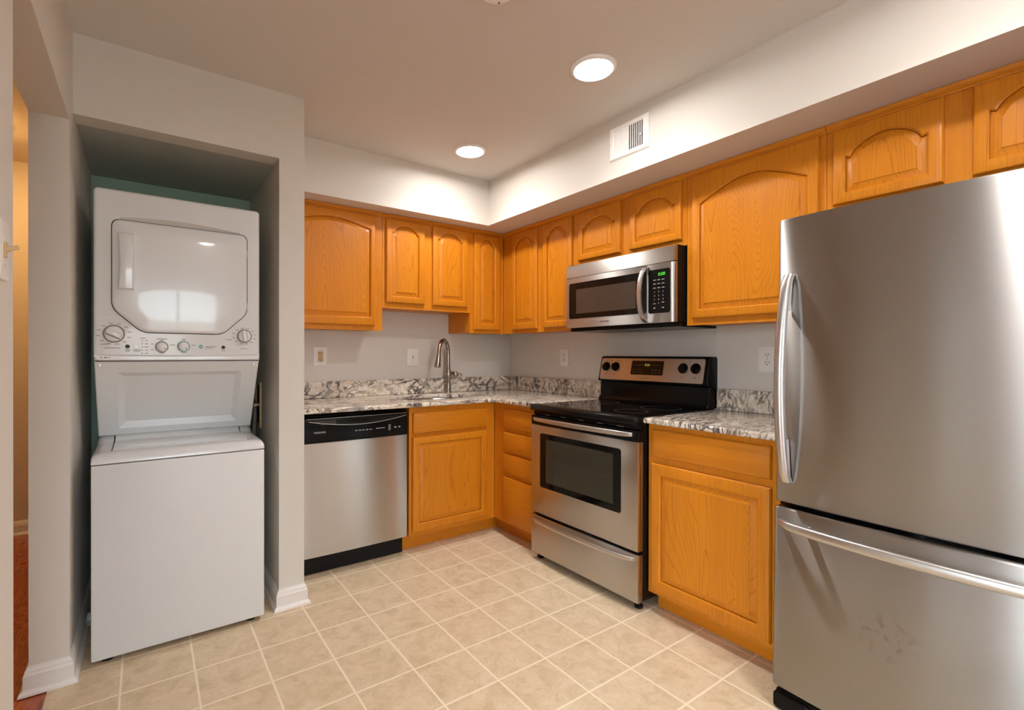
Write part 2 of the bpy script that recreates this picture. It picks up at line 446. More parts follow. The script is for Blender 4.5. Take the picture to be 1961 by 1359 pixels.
# left wall with the doorway to the hall
g = G()
g.loft([[(x, y, z) for y, z in [(-0.95, 0.0), (0.05, 0.0), (0.05, CEIL), (-2.5, CEIL), (-2.5, 0.0), (-1.872, 0.0), (-1.872, 2.07), (-0.95, 2.07)]] for x in (XL, XL-0.113)])
struct('wall_left', g, M['wall'])
slab('wall_hall_back', -4.1, -2.923, 1.13, 1.25, -0.004, 2.5, M['hallwall'])
slab('wall_hall_right', -2.923, -2.83, 0.05, 1.13, -0.004, 2.5, M['hallwall'])
slab('wall_hall_left', -4.2, -4.1, -2.5, 1.25, -0.004, 2.5, M['hallwall'])
slab('wall_hall_front', -5.7, -2.923, -2.5, -2.38, -0.004, 2.5, M['wall'])
# living room behind the camera, with two windows
def wall_with_hole(name, mp, u0, u1, z0, z1, d0, d1, hu0, hu1, hz0, hz1):
    g = G(mp)
    g.box(u0, hu0, d0, d1, z0, z1); g.box(hu1, u1, d0, d1, z0, z1)
    g.box(hu0, hu1, d0, d1, z0, hz0); g.box(hu0, hu1, d0, d1, hz1, z1)
    return struct(name, g, M['wall'])
MF = lambda u, d, z: (u, -6.5+d, z)
MLF = lambda u, d, z: (-5.7+d, u, z)
wall_with_hole('wall_front', MF, -5.7, 0.12, -0.002, CEIL, -0.02, 0.10, -2.85, -1.55, 0.12, 2.1)
wall_with_hole('wall_living_left', MLF, -6.5, -2.5, -0.002, CEIL, -0.02, 0.10, -4.90, -2.92, 0.3, 2.2)
def window(name, mp, u0, u1, z0, z1, mull):
    o = thing('x', '', '', (0, 0, 0)); del o['label']; del o['category']; o.name = name; o['kind'] = 'structure'
    g = G(mp); t = 0.05
    g.box(u0, u0+t, 0.0, 0.07, z0, z1); g.box(u1-t, u1, 0.0, 0.07, z0, z1)
    g.box(u0+t, u1-t, 0.0, 0.07, z0, z0+t); g.box(u0+t, u1-t, 0.0, 0.07, z1-t, z1)
    for m in mull: g.box(m-0.025, m+0.025, 0.0, 0.07, z0+t, z1-t)
    obj('window_frame', g, M['trim'], o)
    obj('window_pane', G(mp).box(u0+t, u1-t, 0.03, 0.036, z0+t, z1-t), M['pane'], o, 0)
    return o
window('window_1', MF, -2.85, -1.55, 0.12, 2.1, (-2.2,))
window('window_2', MLF, -4.90, -2.92, 0.3, 2.2, (-3.91,))

# baseboards: profile (out from the wall, up)
BP = [(0.0, 0.0), (0.026, 0.0), (0.025, 0.008), (0.019, 0.016), (0.014, 0.019), (0.014, 0.066), (0.0105, 0.074), (0.0095, 0.082), (0.005, 0.087), (0.003, 0.094), (0.0, 0.095)]
def sweep_base(name, path, side, z=0.0):
    """path: list of (x,y); side=+1 puts the board to the left of travel."""
    P = [Vector(p) for p in path]; g = G(); rings = []
    for i, p in enumerate(P):
        a = (P[i]-P[i-1]).normalized() if i else (P[1]-P[0]).normalized()
        b = (P[i+1]-P[i]).normalized() if i < len(P)-1 else a
        na = Vector((-a.y, a.x))*side; nb = Vector((-b.y, b.x))*side
        m = (na+nb).normalized(); k = 1/max(0.3, m.dot(na))
        rings.append([(p.x+m.x*d*k, p.y+m.y*d*k, z+h) for d, h in BP])
    g.loft(rings); return struct(name, g, M['trim'], smooth=12)
sweep_base('baseboard_right', [(XJ, -0.076), (XJ, YC), (XP, YC), (XP, -0.66)], -1)
sweep_base('baseboard_left', [(XL, -0.076), (XL, -0.95), (XL-0.113, -0.95), (XL-0.113, -0.7)], 1)
sweep_base('baseboard_left_near', [(XL-0.113, -2.3), (XL-0.113, -1.872), (XL, -1.872), (XL, -2.49)], 1)
sweep_base('baseboard_hall', [(-4.09, 1.13), (-2.93, 1.13)], -1, -0.004)

# ------------------------------------------------------------ cabinet builder
def arch_outline(u0, u1, z0, z1, rise, ear, n=18):
    """Counter-clockwise inner outline; the top runs from u1 to u0 and rises by `rise` at the middle.
    Returns the outline and, for each point, the matching kind for the outer frame."""
    pts = [(u0, z0), (u1, z0)]
    if rise <= 0: return pts + [(u1, z1), (u0, z1)]
    c = (u0+u1)/2; h = (u1-u0)/2
    pts.append((u1, z1))
    for i in range(n+1):
        t = 1-2*i/n; e = 1-ear
        if ear == 0 and abs(t) == 1: continue
        k = 0.72*(1-t*t)+0.28*(0.5+0.5*math.cos(PI*t)) if ear == 0 else 0.34*math.sqrt(max(0, 1-t*t))+0.66*(1-t*t)
        pts.append((c+h*e*t, z1 + rise*k - (0.003 if ear and abs(t) == 1 else 0)))
    pts.append((u0, z1))
    return pts

def make_door(mp, parent, u0, u1, z0, z1, st, rb, rt, rise, d0, mats, ear=0.10, th=0.02, name='door'):
    """Raised panel door: moulded frame (part) with the panel as its sub-part. st stile, rb/rt rails."""
    mV, mP = mats
    pin = arch_outline(u0+st, u1-st, z0+rb, z1-rt-rise, rise, ear)
    n = len(pin)
    def outer(a, zt):
        o = []
        for i, (u, z) in enumerate(pin):
            if i == 0: o.append((u0+a, z0+a))
            elif i == 1: o.append((u1-a, z0+a))
            elif i == 2: o.append((u1-a, z1-a))
            elif i == n-1: o.append((u0+a, z1-a))
            else: o.append((min(max(u, u0+a), u1-a), z1-a))
        return o
    g = G(mp)
    fr = d0+th
    o0 = outer(0.0, 0); o1 = outer(0.004, 0); o2 = outer(0.009, 0)
    grow = inset(pin, -0.006); 
    rings = [[(u, d0, z) for u, z in o0], [(u, fr-0.008, z) for u, z in o0], [(u, fr-0.002, z) for u, z in o1], [(u, fr, z) for u, z in o2],
             [(u, fr, z) for u, z in grow], [(u, fr-0.0025, z) for u, z in inset(pin, -0.003)], [(u, fr-0.005, z) for u, z in pin], [(u, fr-0.011, z) for u, z in pin], [(u, d0, z) for u, z in pin]]
    g.loft(rings, False, False)
    d = obj(name, g, mV, parent, 30)
    p = G(mp)
    w = 0.026 if (u1-u0) > 0.2 else 0.018
    pr = [[(u, d0+0.001, z) for u, z in inset(pin, -0.0008)], [(u, fr-0.0170, z) for u, z in inset(pin, -0.0008)], [(u, fr-0.0170, z) for u, z in inset(pin, 0.0014)], [(u, fr-0.0115, z) for u, z in inset(pin, 0.0018)], [(u, fr-0.0108, z) for u, z in inset(pin, 0.005)],
          [(u, fr-0.0030, z) for u, z in inset(pin, w)], [(u, fr-0.0012, z) for u, z in inset(pin, w+0.001)]]
    p.loft(pr)
    obj('panel', p, mP, d, 20)
    return d

def slab_front(mp, parent, u0, u1, z0, z1, d0, mat, name):
    g = G(mp); poly = [(u0, z0), (u1, z0), (u1, z1), (u0, z1)]
    rings = []
    for a, dd in ((0, 0), (0, 0.011), (0.004, 0.017), (0.012, 0.0195), (0.013, 0.020)):
        rings.append([(u, d0+dd, z) for u, z in inset(poly, a)])
    g.loft(rings); return obj(name, g, mat, parent, 30)

def frame_ring(mp, parent, u0, u1, z0, z1, holes, d0, d1, mat):
    """Face frame: solid board split around openings given as (u0,u1,z0,z1)."""
    g = G(mp)
    us = sorted({u0, u1, *[h[0] for h in holes], *[h[1] for h in holes]})
    zs = sorted({z0, z1, *[h[2] for h in holes], *[h[3] for h in holes]})
    def solid(i, j):
        if not (0 <= i < len(us)-1 and 0 <= j < len(zs)-1): return False
        cu = (us[i]+us[i+1])/2; cz = (zs[j]+zs[j+1])/2
        return not any(h[0] < cu < h[1] and h[2] < cz < h[3] for h in holes)
    V = {}
    def vv(i, j, k):
        if (i, j, k) not in V: V[(i, j, k)] = g.v(us[i], (d0, d1)[k], zs[j])
        return V[(i, j, k)]
    for i in range(len(us)-1):
        for j in range(len(zs)-1):
            if not solid(i, j): continue
            for k in (0, 1): g.bm.faces.new([vv(i, j, k), vv(i+1, j, k), vv(i+1, j+1, k), vv(i, j+1, k)])
            for (a, b, di, dj) in (((i, j), (i+1, j), 0, -1), ((i, j+1), (i+1, j+1), 0, 1), ((i, j), (i, j+1), -1, 0), ((i+1, j), (i+1, j+1), 1, 0)):
                if not solid(i+di, j+dj): g.bm.faces.new([vv(*a, 0), vv(*b, 0), vv(*b, 1), vv(*a, 1)])
    return obj('face_frame', g, mat, parent, 0)

def carcass(mp, parent, u0, u1, z0, z1, d1, mat, top=True):
    """Open-fronted cabinet box of 15 mm boards."""
    g = G(mp); t = 0.015
    g.box(u0, u0+t, 0.002, d1, z0, z1); g.box(u1-t, u1, 0.002, d1, z0, z1)
    g.box(u0+t, u1-t, 0.002, d1, z0, z0+t)
    if top: g.box(u0+t, u1-t, 0.002, d1, z1-t, z1)
    g.box(u0+t, u1-t, 0.002, 0.010, z0+t, z1-t)
    return obj('carcass', g, mat, parent, 0)

def upper(mp, u0, u1, z0, doors, label, moulding=True, hmat=None, fr0=None, fr1=None, dz0=0.022):
    """Wall cabinet; doors: list of (u0,u1,z0,z1,stile,bottom rail,top rail,rise,ear)."""
    o = thing('upper_cabinet', label, 'cabinet', mp((u0+u1)/2, 0.0, z0), 'oak wall cabinets under the soffit')
    Z1 = 2.129
    carcass(mp, o, u0+0.0005, u1-0.0005, z0+0.008, Z1, 0.286, M['oakV'])
    holes = [(a+0.014, b-0.014, c+0.014, dd-0.014) for a, b, c, dd, *_ in doors]
    frame_ring(mp, o, fr0 if fr0 is not None else u0+0.0005, fr1 if fr1 is not None else u1-0.0005, z0, Z1, holes, 0.2862, 0.305, M['oakV'])
    for a, b, c, dd, st, rb, rt, rise, ear in doors:
        make_door(mp, o, a, b, c, dd, st, rb, rt, rise, 0.3053, (M['oakV'], M['oakP']), ear)
    if moulding:
        m0 = fr0 if fr0 is not None else u0+0.0005; m1 = (fr1 if fr1 is not None else u1-0.0005) - (0.0175 if u1 == -0.306 else 0)
        g = G(mp); g.extr_u([(0.3055, 2.1005), (0.3100, 2.1005), (0.3110, 2.1060), (0.3165, 2.1100), (0.3215, 2.1170), (0.3225, 2.1190), (0.3225, 2.1285), (0.3055, 2.1285)], m0, m1)
        obj('top_moulding', g, hmat, o, 30)
    return o

AX, AY = M['oakX'], M['oakY']
upper(MB_, -1.939, -1.300, 1.362, [(-1.896, -1.354, 1.392, 2.098, 0.034, 0.055, 0.047, 0.045, 0.0)],
      'oak wall cabinet with one wide arched door, beside the pier and above the dishwasher', hmat=AX)
upper(MB_, -1.299, -0.614, 1.512, [(-1.278, -0.992, 1.549, 2.098, 0.047, 0.045, 0.037, 0.050, 0.10), (-0.931, -0.640, 1.549, 2.098, 0.047, 0.045, 0.037, 0.050, 0.10)],
      'shorter oak wall cabinet with two arched doors, above the sink and faucet', hmat=AX)
upper(MB_, -0.613, -0.306, 1.365, [(-0.583, -0.344, 1.391, 2.098, 0.053, 0.050, 0.037, 0.052, 0.12)],
      'narrow oak wall cabinet with a single door, left side of the room corner', hmat=AX)
upper(MR_, 0.3075, 1.046, 1.365, [(0.428, 0.708, 1.391, 2.098, 0.040, 0.048, 0.042, 0.050, 0.12), (0.770, 1.040, 1.391, 2.098, 0.040, 0.046, 0.040, 0.050, 0.12)],
      'oak wall cabinet with two tall arched doors, between the room corner and the microwave', hmat=AY)
upper(MR_, 1.0465, 1.8375, 1.7665, [(1.096, 1.427, 1.798, 2.098, 0.039, 0.038, 0.055, 0.050, 0.12), (1.492, 1.812, 1.798, 2.098, 0.039, 0.038, 0.052, 0.055, 0.12)],
      'low oak wall cabinet with two small doors, directly above the microwave', hmat=AY)
upper(MR_, 1.838, 2.4475, 1.357, [(1.870, 2.423, 1.390, 2.098, 0.042, 0.045, 0.066, 0.082, 0.0)],
      'tall oak wall cabinet with one wide arched door, between microwave and refrigerator', hmat=AY)
upper(MR_, 2.448, 3.235, 1.7665, [(2.472, 2.797, 1.802, 2.098, 0.043, 0.042, 0.058, 0.058, 0.12), (2.867, 3.196, 1.802, 2.098, 0.039, 0.042, 0.040, 0.058, 0.12)],
      'low oak wall cabinet with two doors, above the refrigerator', hmat=AY)

# ------------------------------------------------------------ base cabinets
def toe(mp, parent, u0, u1, mat, d=0.535):
    obj('toe_kick', G(mp).box(u0, u1, d-0.015, d, 0.0, 0.0975), mat, parent, 0)

LOV, LOP = M['oakV'], M['oakP']
o = thing('base_cabinet', 'oak sink cabinet with a false drawer front over one door, right of the dishwasher', 'cabinet', (-0.93, 0, 0))
carcass(MB_, o, -1.256, -0.612, 0.098, 0.886, 0.590, LOV, False)
frame_ring(MB_, o, -1.2565, -0.6115, 0.098, 0.8865, [(-1.21, -0.71, 0.745, 0.835), (-1.21, -0.71, 0.14, 0.685)], 0.5902, 0.610, LOV)
slab_front(MB_, o, -1.235, -0.685, 0.724, 0.850, 0.6103, M['oakX'], 'drawer_front')
make_door(MB_, o, -1.238, -0.686, 0.123, 0.702, 0.043, 0.052, 0.045, 0.0, 0.6103, (LOV, LOP))
toe(MB_, o, -1.277, -0.5355, M['oakX'])

o = thing('base_cabinet', 'oak cabinet of four stacked drawers in the corner, left of the range', 'cabinet', (0, -0.84, 0))
carcass(MR_, o, 0.612, 1.062, 0.098, 0.886, 0.590, LOV)
frame_ring(MR_, o, 0.6115, 1.0635, 0.098, 0.8865, [(0.745, 1.02, a, b) for a, b in ((0.745, 0.835), (0.59, 0.685), (0.445, 0.545), (0.13, 0.39))], 0.5902, 0.610, LOV)
for a, b in ((0.729, 0.852), (0.573, 0.699), (0.431, 0.557), (0.112, 0.405)):
    slab_front(MR_, o, 0.726, 1.044, a, b, 0.6103, M['oakY'], 'drawer')
toe(MR_, o, 0.5205, 1.0625, M['oakY'])

o = thing('base_cabinet', 'oak cabinet with one drawer over one door, between range and refrigerator', 'cabinet', (0, -2.12, 0))
carcass(MR_, o, 1.838, 2.410, 0.098, 0.886, 0.590, LOV)
frame_ring(MR_, o, 1.8365, 2.4115, 0.092, 0.8865, [(1.89, 2.35, 0.755, 0.84), (1.89, 2.35, 0.14, 0.685)], 0.5902, 0.610, LOV)
slab_front(MR_, o, 1.866, 2.384, 0.736, 0.862, 0.6103, M['oakY'], 'drawer')
make_door(MR_, o, 1.860, 2.384, 0.111, 0.705, 0.050, 0.058, 0.054, 0.0, 0.6103, (LOV, LOP))
toe(MR_, o, 1.8375, 2.4105, M['oakY'])

# ------------------------------------------------------------ countertops, backsplashes
def fillet(c, a, b, r, n=6):
    c, a, b = Vector(c), Vector(a), Vector(b); p = c+(a-c).normalized()*r; q = c+(b-c).normalized()*r
    return [tuple(((1-t)**2)*p+2*t*(1-t)*c+t*t*q) for t in [i/n for i in range(n+1)]]
def counter(outline, hole, label, loc):
    bm = bmesh.new(); Z0, Z1 = 0.888, 0.914
    def loop(pts):
        vs = [bm.verts.new((x, y, Z0)) for x, y in pts]
        return [bm.edges.new((vs[i], vs[(i+1) % len(vs)])) for i in range(len(vs))]
    es = loop(outline)
    if hole: es += loop(hole)
    bmesh.ops.triangle_fill(bm, use_beauty=True, edges=es)
    bmesh.ops.dissolve_limit(bm, angle_limit=0.01, verts=bm.verts, edges=[e for e in bm.edges if len(e.link_faces) == 2])
    r = bmesh.ops.extrude_face_region(bm, geom=bm.faces[:])
    bmesh.ops.translate(bm, verts=[v for v in r['geom'] if isinstance(v, bmesh.types.BMVert)], vec=(0, 0, Z1-Z0))
    bmesh.ops.recalc_face_normals(bm, faces=bm.faces)
    be = [e for e in bm.edges if len(e.link_faces) == 2 and abs(e.link_faces[0].normal.dot(e.link_faces[1].normal)) < 0.2 and abs(e.verts[0].co.z-e.verts[1].co.z) < 1e-5]
    bmesh.ops.bevel(bm, geom=be, offset=0.006, segments=3, affect='EDGES', profile=0.5)
    return tag(obj('countertop', bm, M['granite'], None, 40, loc), label, 'countertop')
SKC = (-0.94, -0.318)
hole = [(SKC[0]+0.275*math.cos(2*PI*i/48), SKC[1]+0.185*math.sin(2*PI*i/48)) for i in range(48)]
counter([(-1.938, -0.0015), (-1.938, -0.6485)] + fillet((-0.6485, -0.6485), (-1.2, -0.6485), (-0.6485, -1.0), 0.05) + [(-0.6485, -1.063), (-0.0015, -1.063), (-0.0015, -0.0015)],
        hole, 'L-shaped granite countertop running from the pier around the corner to the range', (-0.94, -0.32, 0.888))
counter([(-0.0015, -1.834), (-0.648, -1.834), (-0.648, -2.412), (-0.0015, -2.412)], None,
        'short granite countertop between the range and the refrigerator', (-0.32, -2.12, 0.888))
def splash(mp, u0, u1, label, name='backsplash'):
    g = G(mp).box(u0, u1, 0.001, 0.021, 0.9145, 1.026, 0.002)
    tag(obj(name, g, M['granite'], None, 30, mp((u0+u1)/2, 0.01, 0.9145)), label, 'backsplash')
splash(MB_, -1.938, -0.0215, 'long granite backsplash strip with black diagonal veins behind the sink')
splash(MR_, 0.001, 1.0615, 'granite backsplash strip between the room corner and the range')
splash(MR_, 1.834, 2.412, 'granite backsplash strip right of the range, reaching the refrigerator')

# ------------------------------------------------------------ sink and faucet
o = thing('sink', 'oval stainless sink set under the granite countertop', 'sink', (SKC[0], SKC[1], 0.70))
g = G(); n = 40
def oval(a, b, z): return [(SKC[0]+a*math.cos(2*PI*i/n), SKC[1]+b*math.sin(2*PI*i/n), z) for i in range(n)]
g.loft([oval(0.285, 0.195, 0.8875), oval(0.268, 0.178, 0.8875), oval(0.262, 0.172, 0.86), oval(0.252, 0.162, 0.76), oval(0.235, 0.146, 0.722), oval(0.19, 0.11, 0.708), oval(0.045, 0.045, 0.702),
        oval(0.045, 0.045, 0.700), oval(0.192, 0.112, 0.705), oval(0.239, 0.150, 0.719), oval(0.256, 0.166, 0.757), oval(0.266, 0.176, 0.855), oval(0.285, 0.195, 0.884)], False, False)
obj('basin', g, M['steel'], o, 50)
obj('drain', G().lathe((SKC[0], SKC[1], 0.699), 'z', [(0.043, 0), (0.043, 0.005), (0.03, 0.006), (0.028, 0.002)]), M['chrome'], o)

FX, FY = -0.655, -0.070
o = thing('faucet', 'brushed nickel gooseneck faucet with side lever, behind the sink', 'faucet', (FX, FY, 0.914))
obj('body', G().lathe((FX, FY, 0.9145), 'z', [(0.0265, 0), (0.0265, 0.005), (0.0225, 0.012), (0.0195, 0.03), (0.0180, 0.06), (0.0185, 0.09), (0.0230, 0.112), (0.0260, 0.135), (0.0250, 0.152), (0.0210, 0.166), (0.0195, 0.170), (0.0200, 0.176), (0.0165, 0.184), (0.0155, 0.2)], 28), M['nickel'], o, 40)
path = []; dx, dy = -0.79, -0.61; R = 0.093; zt = 0.9145+0.306
for i in range(4): path.append((FX, FY, 0.9145+0.19+i*(zt-0.9145-0.19)/3.0))
for i in range(1, 15):
    a = PI*i/15*1.0; path.append((FX+dx*R*(1-math.cos(a)), FY+dy*R*(1-math.cos(a)), zt+R*math.sin(a)))
ex = path[-1]
for s_ in (0.02, 0.04): path.append((ex[0]+dx*s_*0.25, ex[1]+dy*s_*0.25, ex[2]-s_))
obj('spout', G().tube(path, 0.0150, 16), M['nickel'], o, 60)
e2 = path[-1]; hp = []
for s_ in (0.0, 0.02, 0.045, 0.075, 0.083): hp.append((e2[0]+dx*s_*0.30, e2[1]+dy*s_*0.30, e2[2]-s_))
obj('spray_head', G().tube(hp, [0.0165, 0.0180, 0.0205, 0.0245, 0.0225], 18), M['nickel'], o, 50)
hz = 0.9145+0.138
obj('valve', G().lathe((FX+0.008, FY, hz), 'u', [(0.0265, 0), (0.0262, 0.022), (0.0240, 0.036), (0.0215, 0.044), (0.0250, 0.050), (0.0255, 0.066), (0.0200, 0.071)], 22), M['nickel'], o, 40)
obj('lever', G().tube([(FX+0.078, FY, hz), (FX+0.088, FY-0.004, hz+0.001), (FX+0.103, FY-0.010, hz-0.002), (FX+0.116, FY-0.016, hz-0.004)], [0.013, 0.0095, 0.0125, 0.009], 12), M['nickel'], o, 50)

# ------------------------------------------------------------ wall plates
def plate_thing(mp, u, z, w, h, label, name, cat):
    o = thing(name, label, cat, mp(u, 0, z-h/2))
    obj('cover_plate', G(mp).plate(rrect(u-w/2, u+w/2, z-h/2, z+h/2, 0.004), 0.0006, 0.0066, 0.003, 2), M['whitem'], o)
    return o
def slots(mp, parent, u, z, mat_face, d, mat_slot, w=0.017, hole=True):
    g = G(mp)
    g.box(u-0.0075, u-0.0048, d, d+0.0006, z-0.002, z+0.0065); g.box(u+0.0048, u+0.0075, d, d+0.0006, z-0.001, z+0.006)
    g.plate(circle(u, z-0.0085, 0.0027, 10), d, d+0.0006)
    obj('slots', g, mat_slot, parent, 0)
def screw(mp, parent, u, z, d=0.0066): obj('screw', G(mp).lathe((u, d, z), 'd', [(0.0032, 0), (0.0032, 0.0008), (0.002, 0.0011)], 10), M['paleink'], parent)
# GFCI with almond face
o = plate_thing(MB_, -1.612, 1.193, 0.090, 0.127, 'white outlet cover with almond rectangular receptacle on the back wall, left of the switch', 'electrical_outlet', 'outlet')
r = obj('receptacle', G(MB_).plate(rrect(-1.612-0.0170, -1.612+0.0170, 1.193-0.0345, 1.193+0.0345, 0.003), 0.0066, 0.0092, 0.001), M['ivory'], o)
for dz in (0.021, -0.021): slots(MB_, r, -1.612, 1.193+dz, None, 0.0092, M['dark'])
g = G(MB_); g.box(-1.612-0.012, -1.612+0.012, 0.0092, 0.0104, 1.193+0.0015, 1.193+0.007); g.box(-1.612-0.012, -1.612+0.012, 0.0092, 0.0104, 1.193-0.007, 1.193-0.0015)
obj('test_buttons', g, M['ivory'], r)
for dz in (0.049, -0.049): screw(MB_, o, -1.612, 1.193+dz)
# toggle switch near the faucet
o = plate_thing(MB_, -0.925, 1.187, 0.093, 0.129, 'white switch cover with small almond toggle, back wall left of the faucet', 'light_switch', 'switch')
obj('toggle', G(MB_).box(-0.925-0.005, -0.925+0.005, 0.0066, 0.013, 1.187-0.012, 1.187+0.012, 0.002), M['ivory'], o)
for dz in (0.030, -0.030): screw(MB_, o, -0.925, 1.187+dz)
def duplex(u, z, w, label):
    o = plate_thing(MR_, u, z, w, 0.128, label, 'electrical_outlet', 'outlet')
    for dz in (0.0195, -0.0195):
        r = obj('receptacle', G(MR_).plate(circle(u, z+dz, 0.0165, 20, 0.0145), 0.0066, 0.0090, 0.001), M['whitem'], o)
        slots(MR_, r, u, z+dz+0.002, None, 0.0090, M['dark'])
    screw(MR_, o, u, z)
duplex(0.660, 1.187, 0.088, 'white duplex outlet on the right wall, between the corner and the range')
duplex(2.085, 1.187, 0.086, 'white duplex outlet half hidden by the refrigerator edge')
o = thing('light_switch', 'white switch plate with almond toggle on the left wall beside the doorway', 'switch', (XL, -1.985, 1.352))
obj('cover_plate', G(ML_).plate(rrect(-2.022, -1.945, 1.352, 1.466, 0.004), 0.0006, 0.0066, 0.003, 2), M['whitem'], o)
obj('toggle_base', G(ML_).box(-1.991, -1.976, 0.0066, 0.010, 1.394, 1.424, 0.001), M['ivory'], o)
obj('toggle', G(ML_).tube([(-1.9835, 0.008, 1.409), (-1.9835, 0.018, 1.413), (-1.9835, 0.027, 1.416)], [0.0055, 0.005, 0.004], 10), M['ivory'], o)
for z in (1.379, 1.439): obj('screw', G(ML_).lathe((-1.9835, 0.0066, z), 'd', [(0.0032, 0), (0.0032, 0.0008), (0.002, 0.0011)], 10), M['paleink'], o)

# ------------------------------------------------------------ ceiling lights, smoke detector, vent
def can_light(x, y, label):
    o = thing('ceiling_light', label, 'ceiling light', (x, y, CEIL-0.018), 'recessed ceiling lights')
    obj('trim_ring', G().lathe((x, y, CEIL-0.0005), 'z', [(0.098, 0.0), (0.098, -0.003), (0.093, -0.010), (0.084, -0.0125), (0.081, -0.011), (0.081, 0.0)], 40), M['whitem'], o, 40)
    obj('lens', G().lathe((x, y, CEIL-0.0008), 'z', [(0.0805, 0.0), (0.0805, -0.003), (0.074, -0.004), (0.0001, -0.0045)], 40), M['lens'], o, 40)
    for wt, sp in ((WIDE_WATTS, PI), (BEAM_WATTS, math.radians(132))):     # LED disc: wide glow plus a lensed beam
        l = bpy.data.lights.new('downlight', 'AREA'); l.shape = 'DISK'; l.size = 0.11; l.energy = wt
        l.color = (1.0, 0.965, 0.925); l.spread = sp
        lo_ = bpy.data.objects.new('downlight', l); C.objects.link(lo_); lo_.parent = o; lo_.location = (0, 0, 0.018-0.0060)
    return o
can_light(-0.986, -1.826, 'larger looking round recessed light on the ceiling, nearest to the vent')
can_light(-0.955, -0.822, 'smaller looking round recessed light on the ceiling, toward the room corner')
can_light(-1.09, -3.0, 'round recessed light on the ceiling in front of the refrigerator, out of the photo')
can_light(-2.05, -4.0, 'unseen round recessed light added for fill in the ceiling close behind the viewer')  # added fill lamp, out of view behind the camera
can_light(-3.6, -4.6, 'unseen round recessed light added for fill in the living room ceiling')  # another unseen lamp, added to brighten the kitchen from behind
o = thing('smoke_detector', 'pale round smoke detector cut by the top edge of the photo', 'smoke detector', (-1.608, -1.968, CEIL-0.035))
obj('base', G().lathe((-1.608, -1.968, CEIL-0.0005), 'z', [(0.066, 0), (0.066, -0.010), (0.060, -0.012)], 36), M['whitem'], o)
obj('dome', G().lathe((-1.608, -1.968, CEIL-0.0128), 'z', [(0.060, 0), (0.058, -0.012), (0.045, -0.020), (0.0001, -0.022)], 36), M['whitem'], o)
obj('indicator', G().lathe((-1.58, -1.94, CEIL-0.0335), 'z', [(0.004, 0.004), (0.004, -0.001), (0.003, -0.0015)], 10), M['badge'], o)

MV = lambda u, d, z: (SX-d, -u, z)
o = thing('air_vent', 'white air register set in the soffit face, half its slots open', 'vent', (SX, -1.668, 2.215))
V0, V1, Z0, Z1 = 1.549, 1.789, 2.222, 2.393
g = G(MV); outer_ = [(V0, Z0), (V1, Z0), (V1, Z1), (V0, Z1)]; inner_ = [(V0+0.030, Z0+0.024), (V1-0.034, Z0+0.024), (V1-0.034, Z1-0.024), (V0+0.030, Z1-0.024)]
oi_ = inset(outer_, 0.006)
g.loft([[(u, 0.0008, z) for u, z in outer_], [(u, 0.003, z) for u, z in outer_], [(u, 0.009, z) for u, z in oi_], [(u, 0.009, z) for u, z in inset(inner_, -0.004)], [(u, 0.006, z) for u, z in inner_], [(u, 0.0008, z) for u, z in inner_]], False, False)
obj('frame', g, M['whitem'], o, 20)
obj('backing', G(MV).box(inner_[0][0], inner_[1][0], 0.0004, 0.0012, inner_[0][1], inner_[2][1]), M['dark'], o, 0)
ns = 14; step = (inner_[1][0]-inner_[0][0])/ns
for i in range(ns):
    c = inner_[0][0] + step*(i+0.5); g = G(MV); zz = (inner_[0][1], inner_[2][1])
    if i < 7: prof = [(c-step*0.46, 0.0020), (c-step*0.46, 0.0052), (c+step*0.36, 0.0066), (c+step*0.46, 0.0040), (c+step*0.46, 0.0020)]
    else: prof = [(c-step*0.50, 0.0014), (c-step*0.50, 0.0050), (c-step*0.14, 0.0050), (c-step*0.14, 0.0014)]
    g.loft([[(u, d, z) for u, d in prof] for z in zz]); obj('louver', g, M['whitem'], o, 0)
obj('lever', G(MV).box(V1-0.044, V1-0.038, 0.0076, 0.014, 2.292, 2.304, 0.001), M['whitem'], o)
for u in (V0+0.013, V1-0.015): obj('screw', G(MV).lathe((u, 0.0088, 2.307), 'd', [(0.003, 0), (0.003, 0.001), (0.002, 0.0013)], 10), M['paleink'], o)

# hall fixture (warm), seen at its edge through the doorway
o = thing('ceiling_light', 'flush hall ceiling light with dark bronze rim, through the left doorway', 'ceiling light', (-3.385, 0.46, 2.42))
obj('rim', G().lathe((-3.385, 0.46, 2.4895), 'z', [(0.165, 0), (0.165, -0.018), (0.158, -0.024), (0.15, -0.02), (0.15, 0)], 36), M['bronze'], o)
obj('glass_dome', G().lathe((-3.385, 0.46, 2.485), 'z', [(0.148, 0), (0.148, -0.02), (0.125, -0.045), (0.08, -0.062), (0.0001, -0.07)], 36), M['hallglass'], o)

# ------------------------------------------------------------ laundry centre (front faces -y)
LU0, LU1 = -2.752, -2.132; LC = (LU0+LU1)/2
o = thing('laundry_center', 'white stacked dryer over washer standing in the closet alcove', 'washer dryer', (LC, -0.5, 0))
DF = 0.800
# washer body
g = G(MB_); g.box(LU0, LU1, 0.16, 0.910, 0.022, 0.7775, 0.006, 2); obj('washer_cabinet', g, M['satin'], o)
for u in (LU0+0.05, LU1-0.05):
    for d in (0.22, 0.86): obj('levelling_foot', G(MB_).lathe((u, d, 0.0), 'z', [(0.02, 0), (0.02, 0.012), (0.012, 0.013), (0.012, 0.024)], 12), M['blackm'], o)
obj('seam', G(MB_).box(LU0+0.003, LU1-0.003, 0.17, 0.907, 0.7775, 0.7805), M['gap'], o, 0)
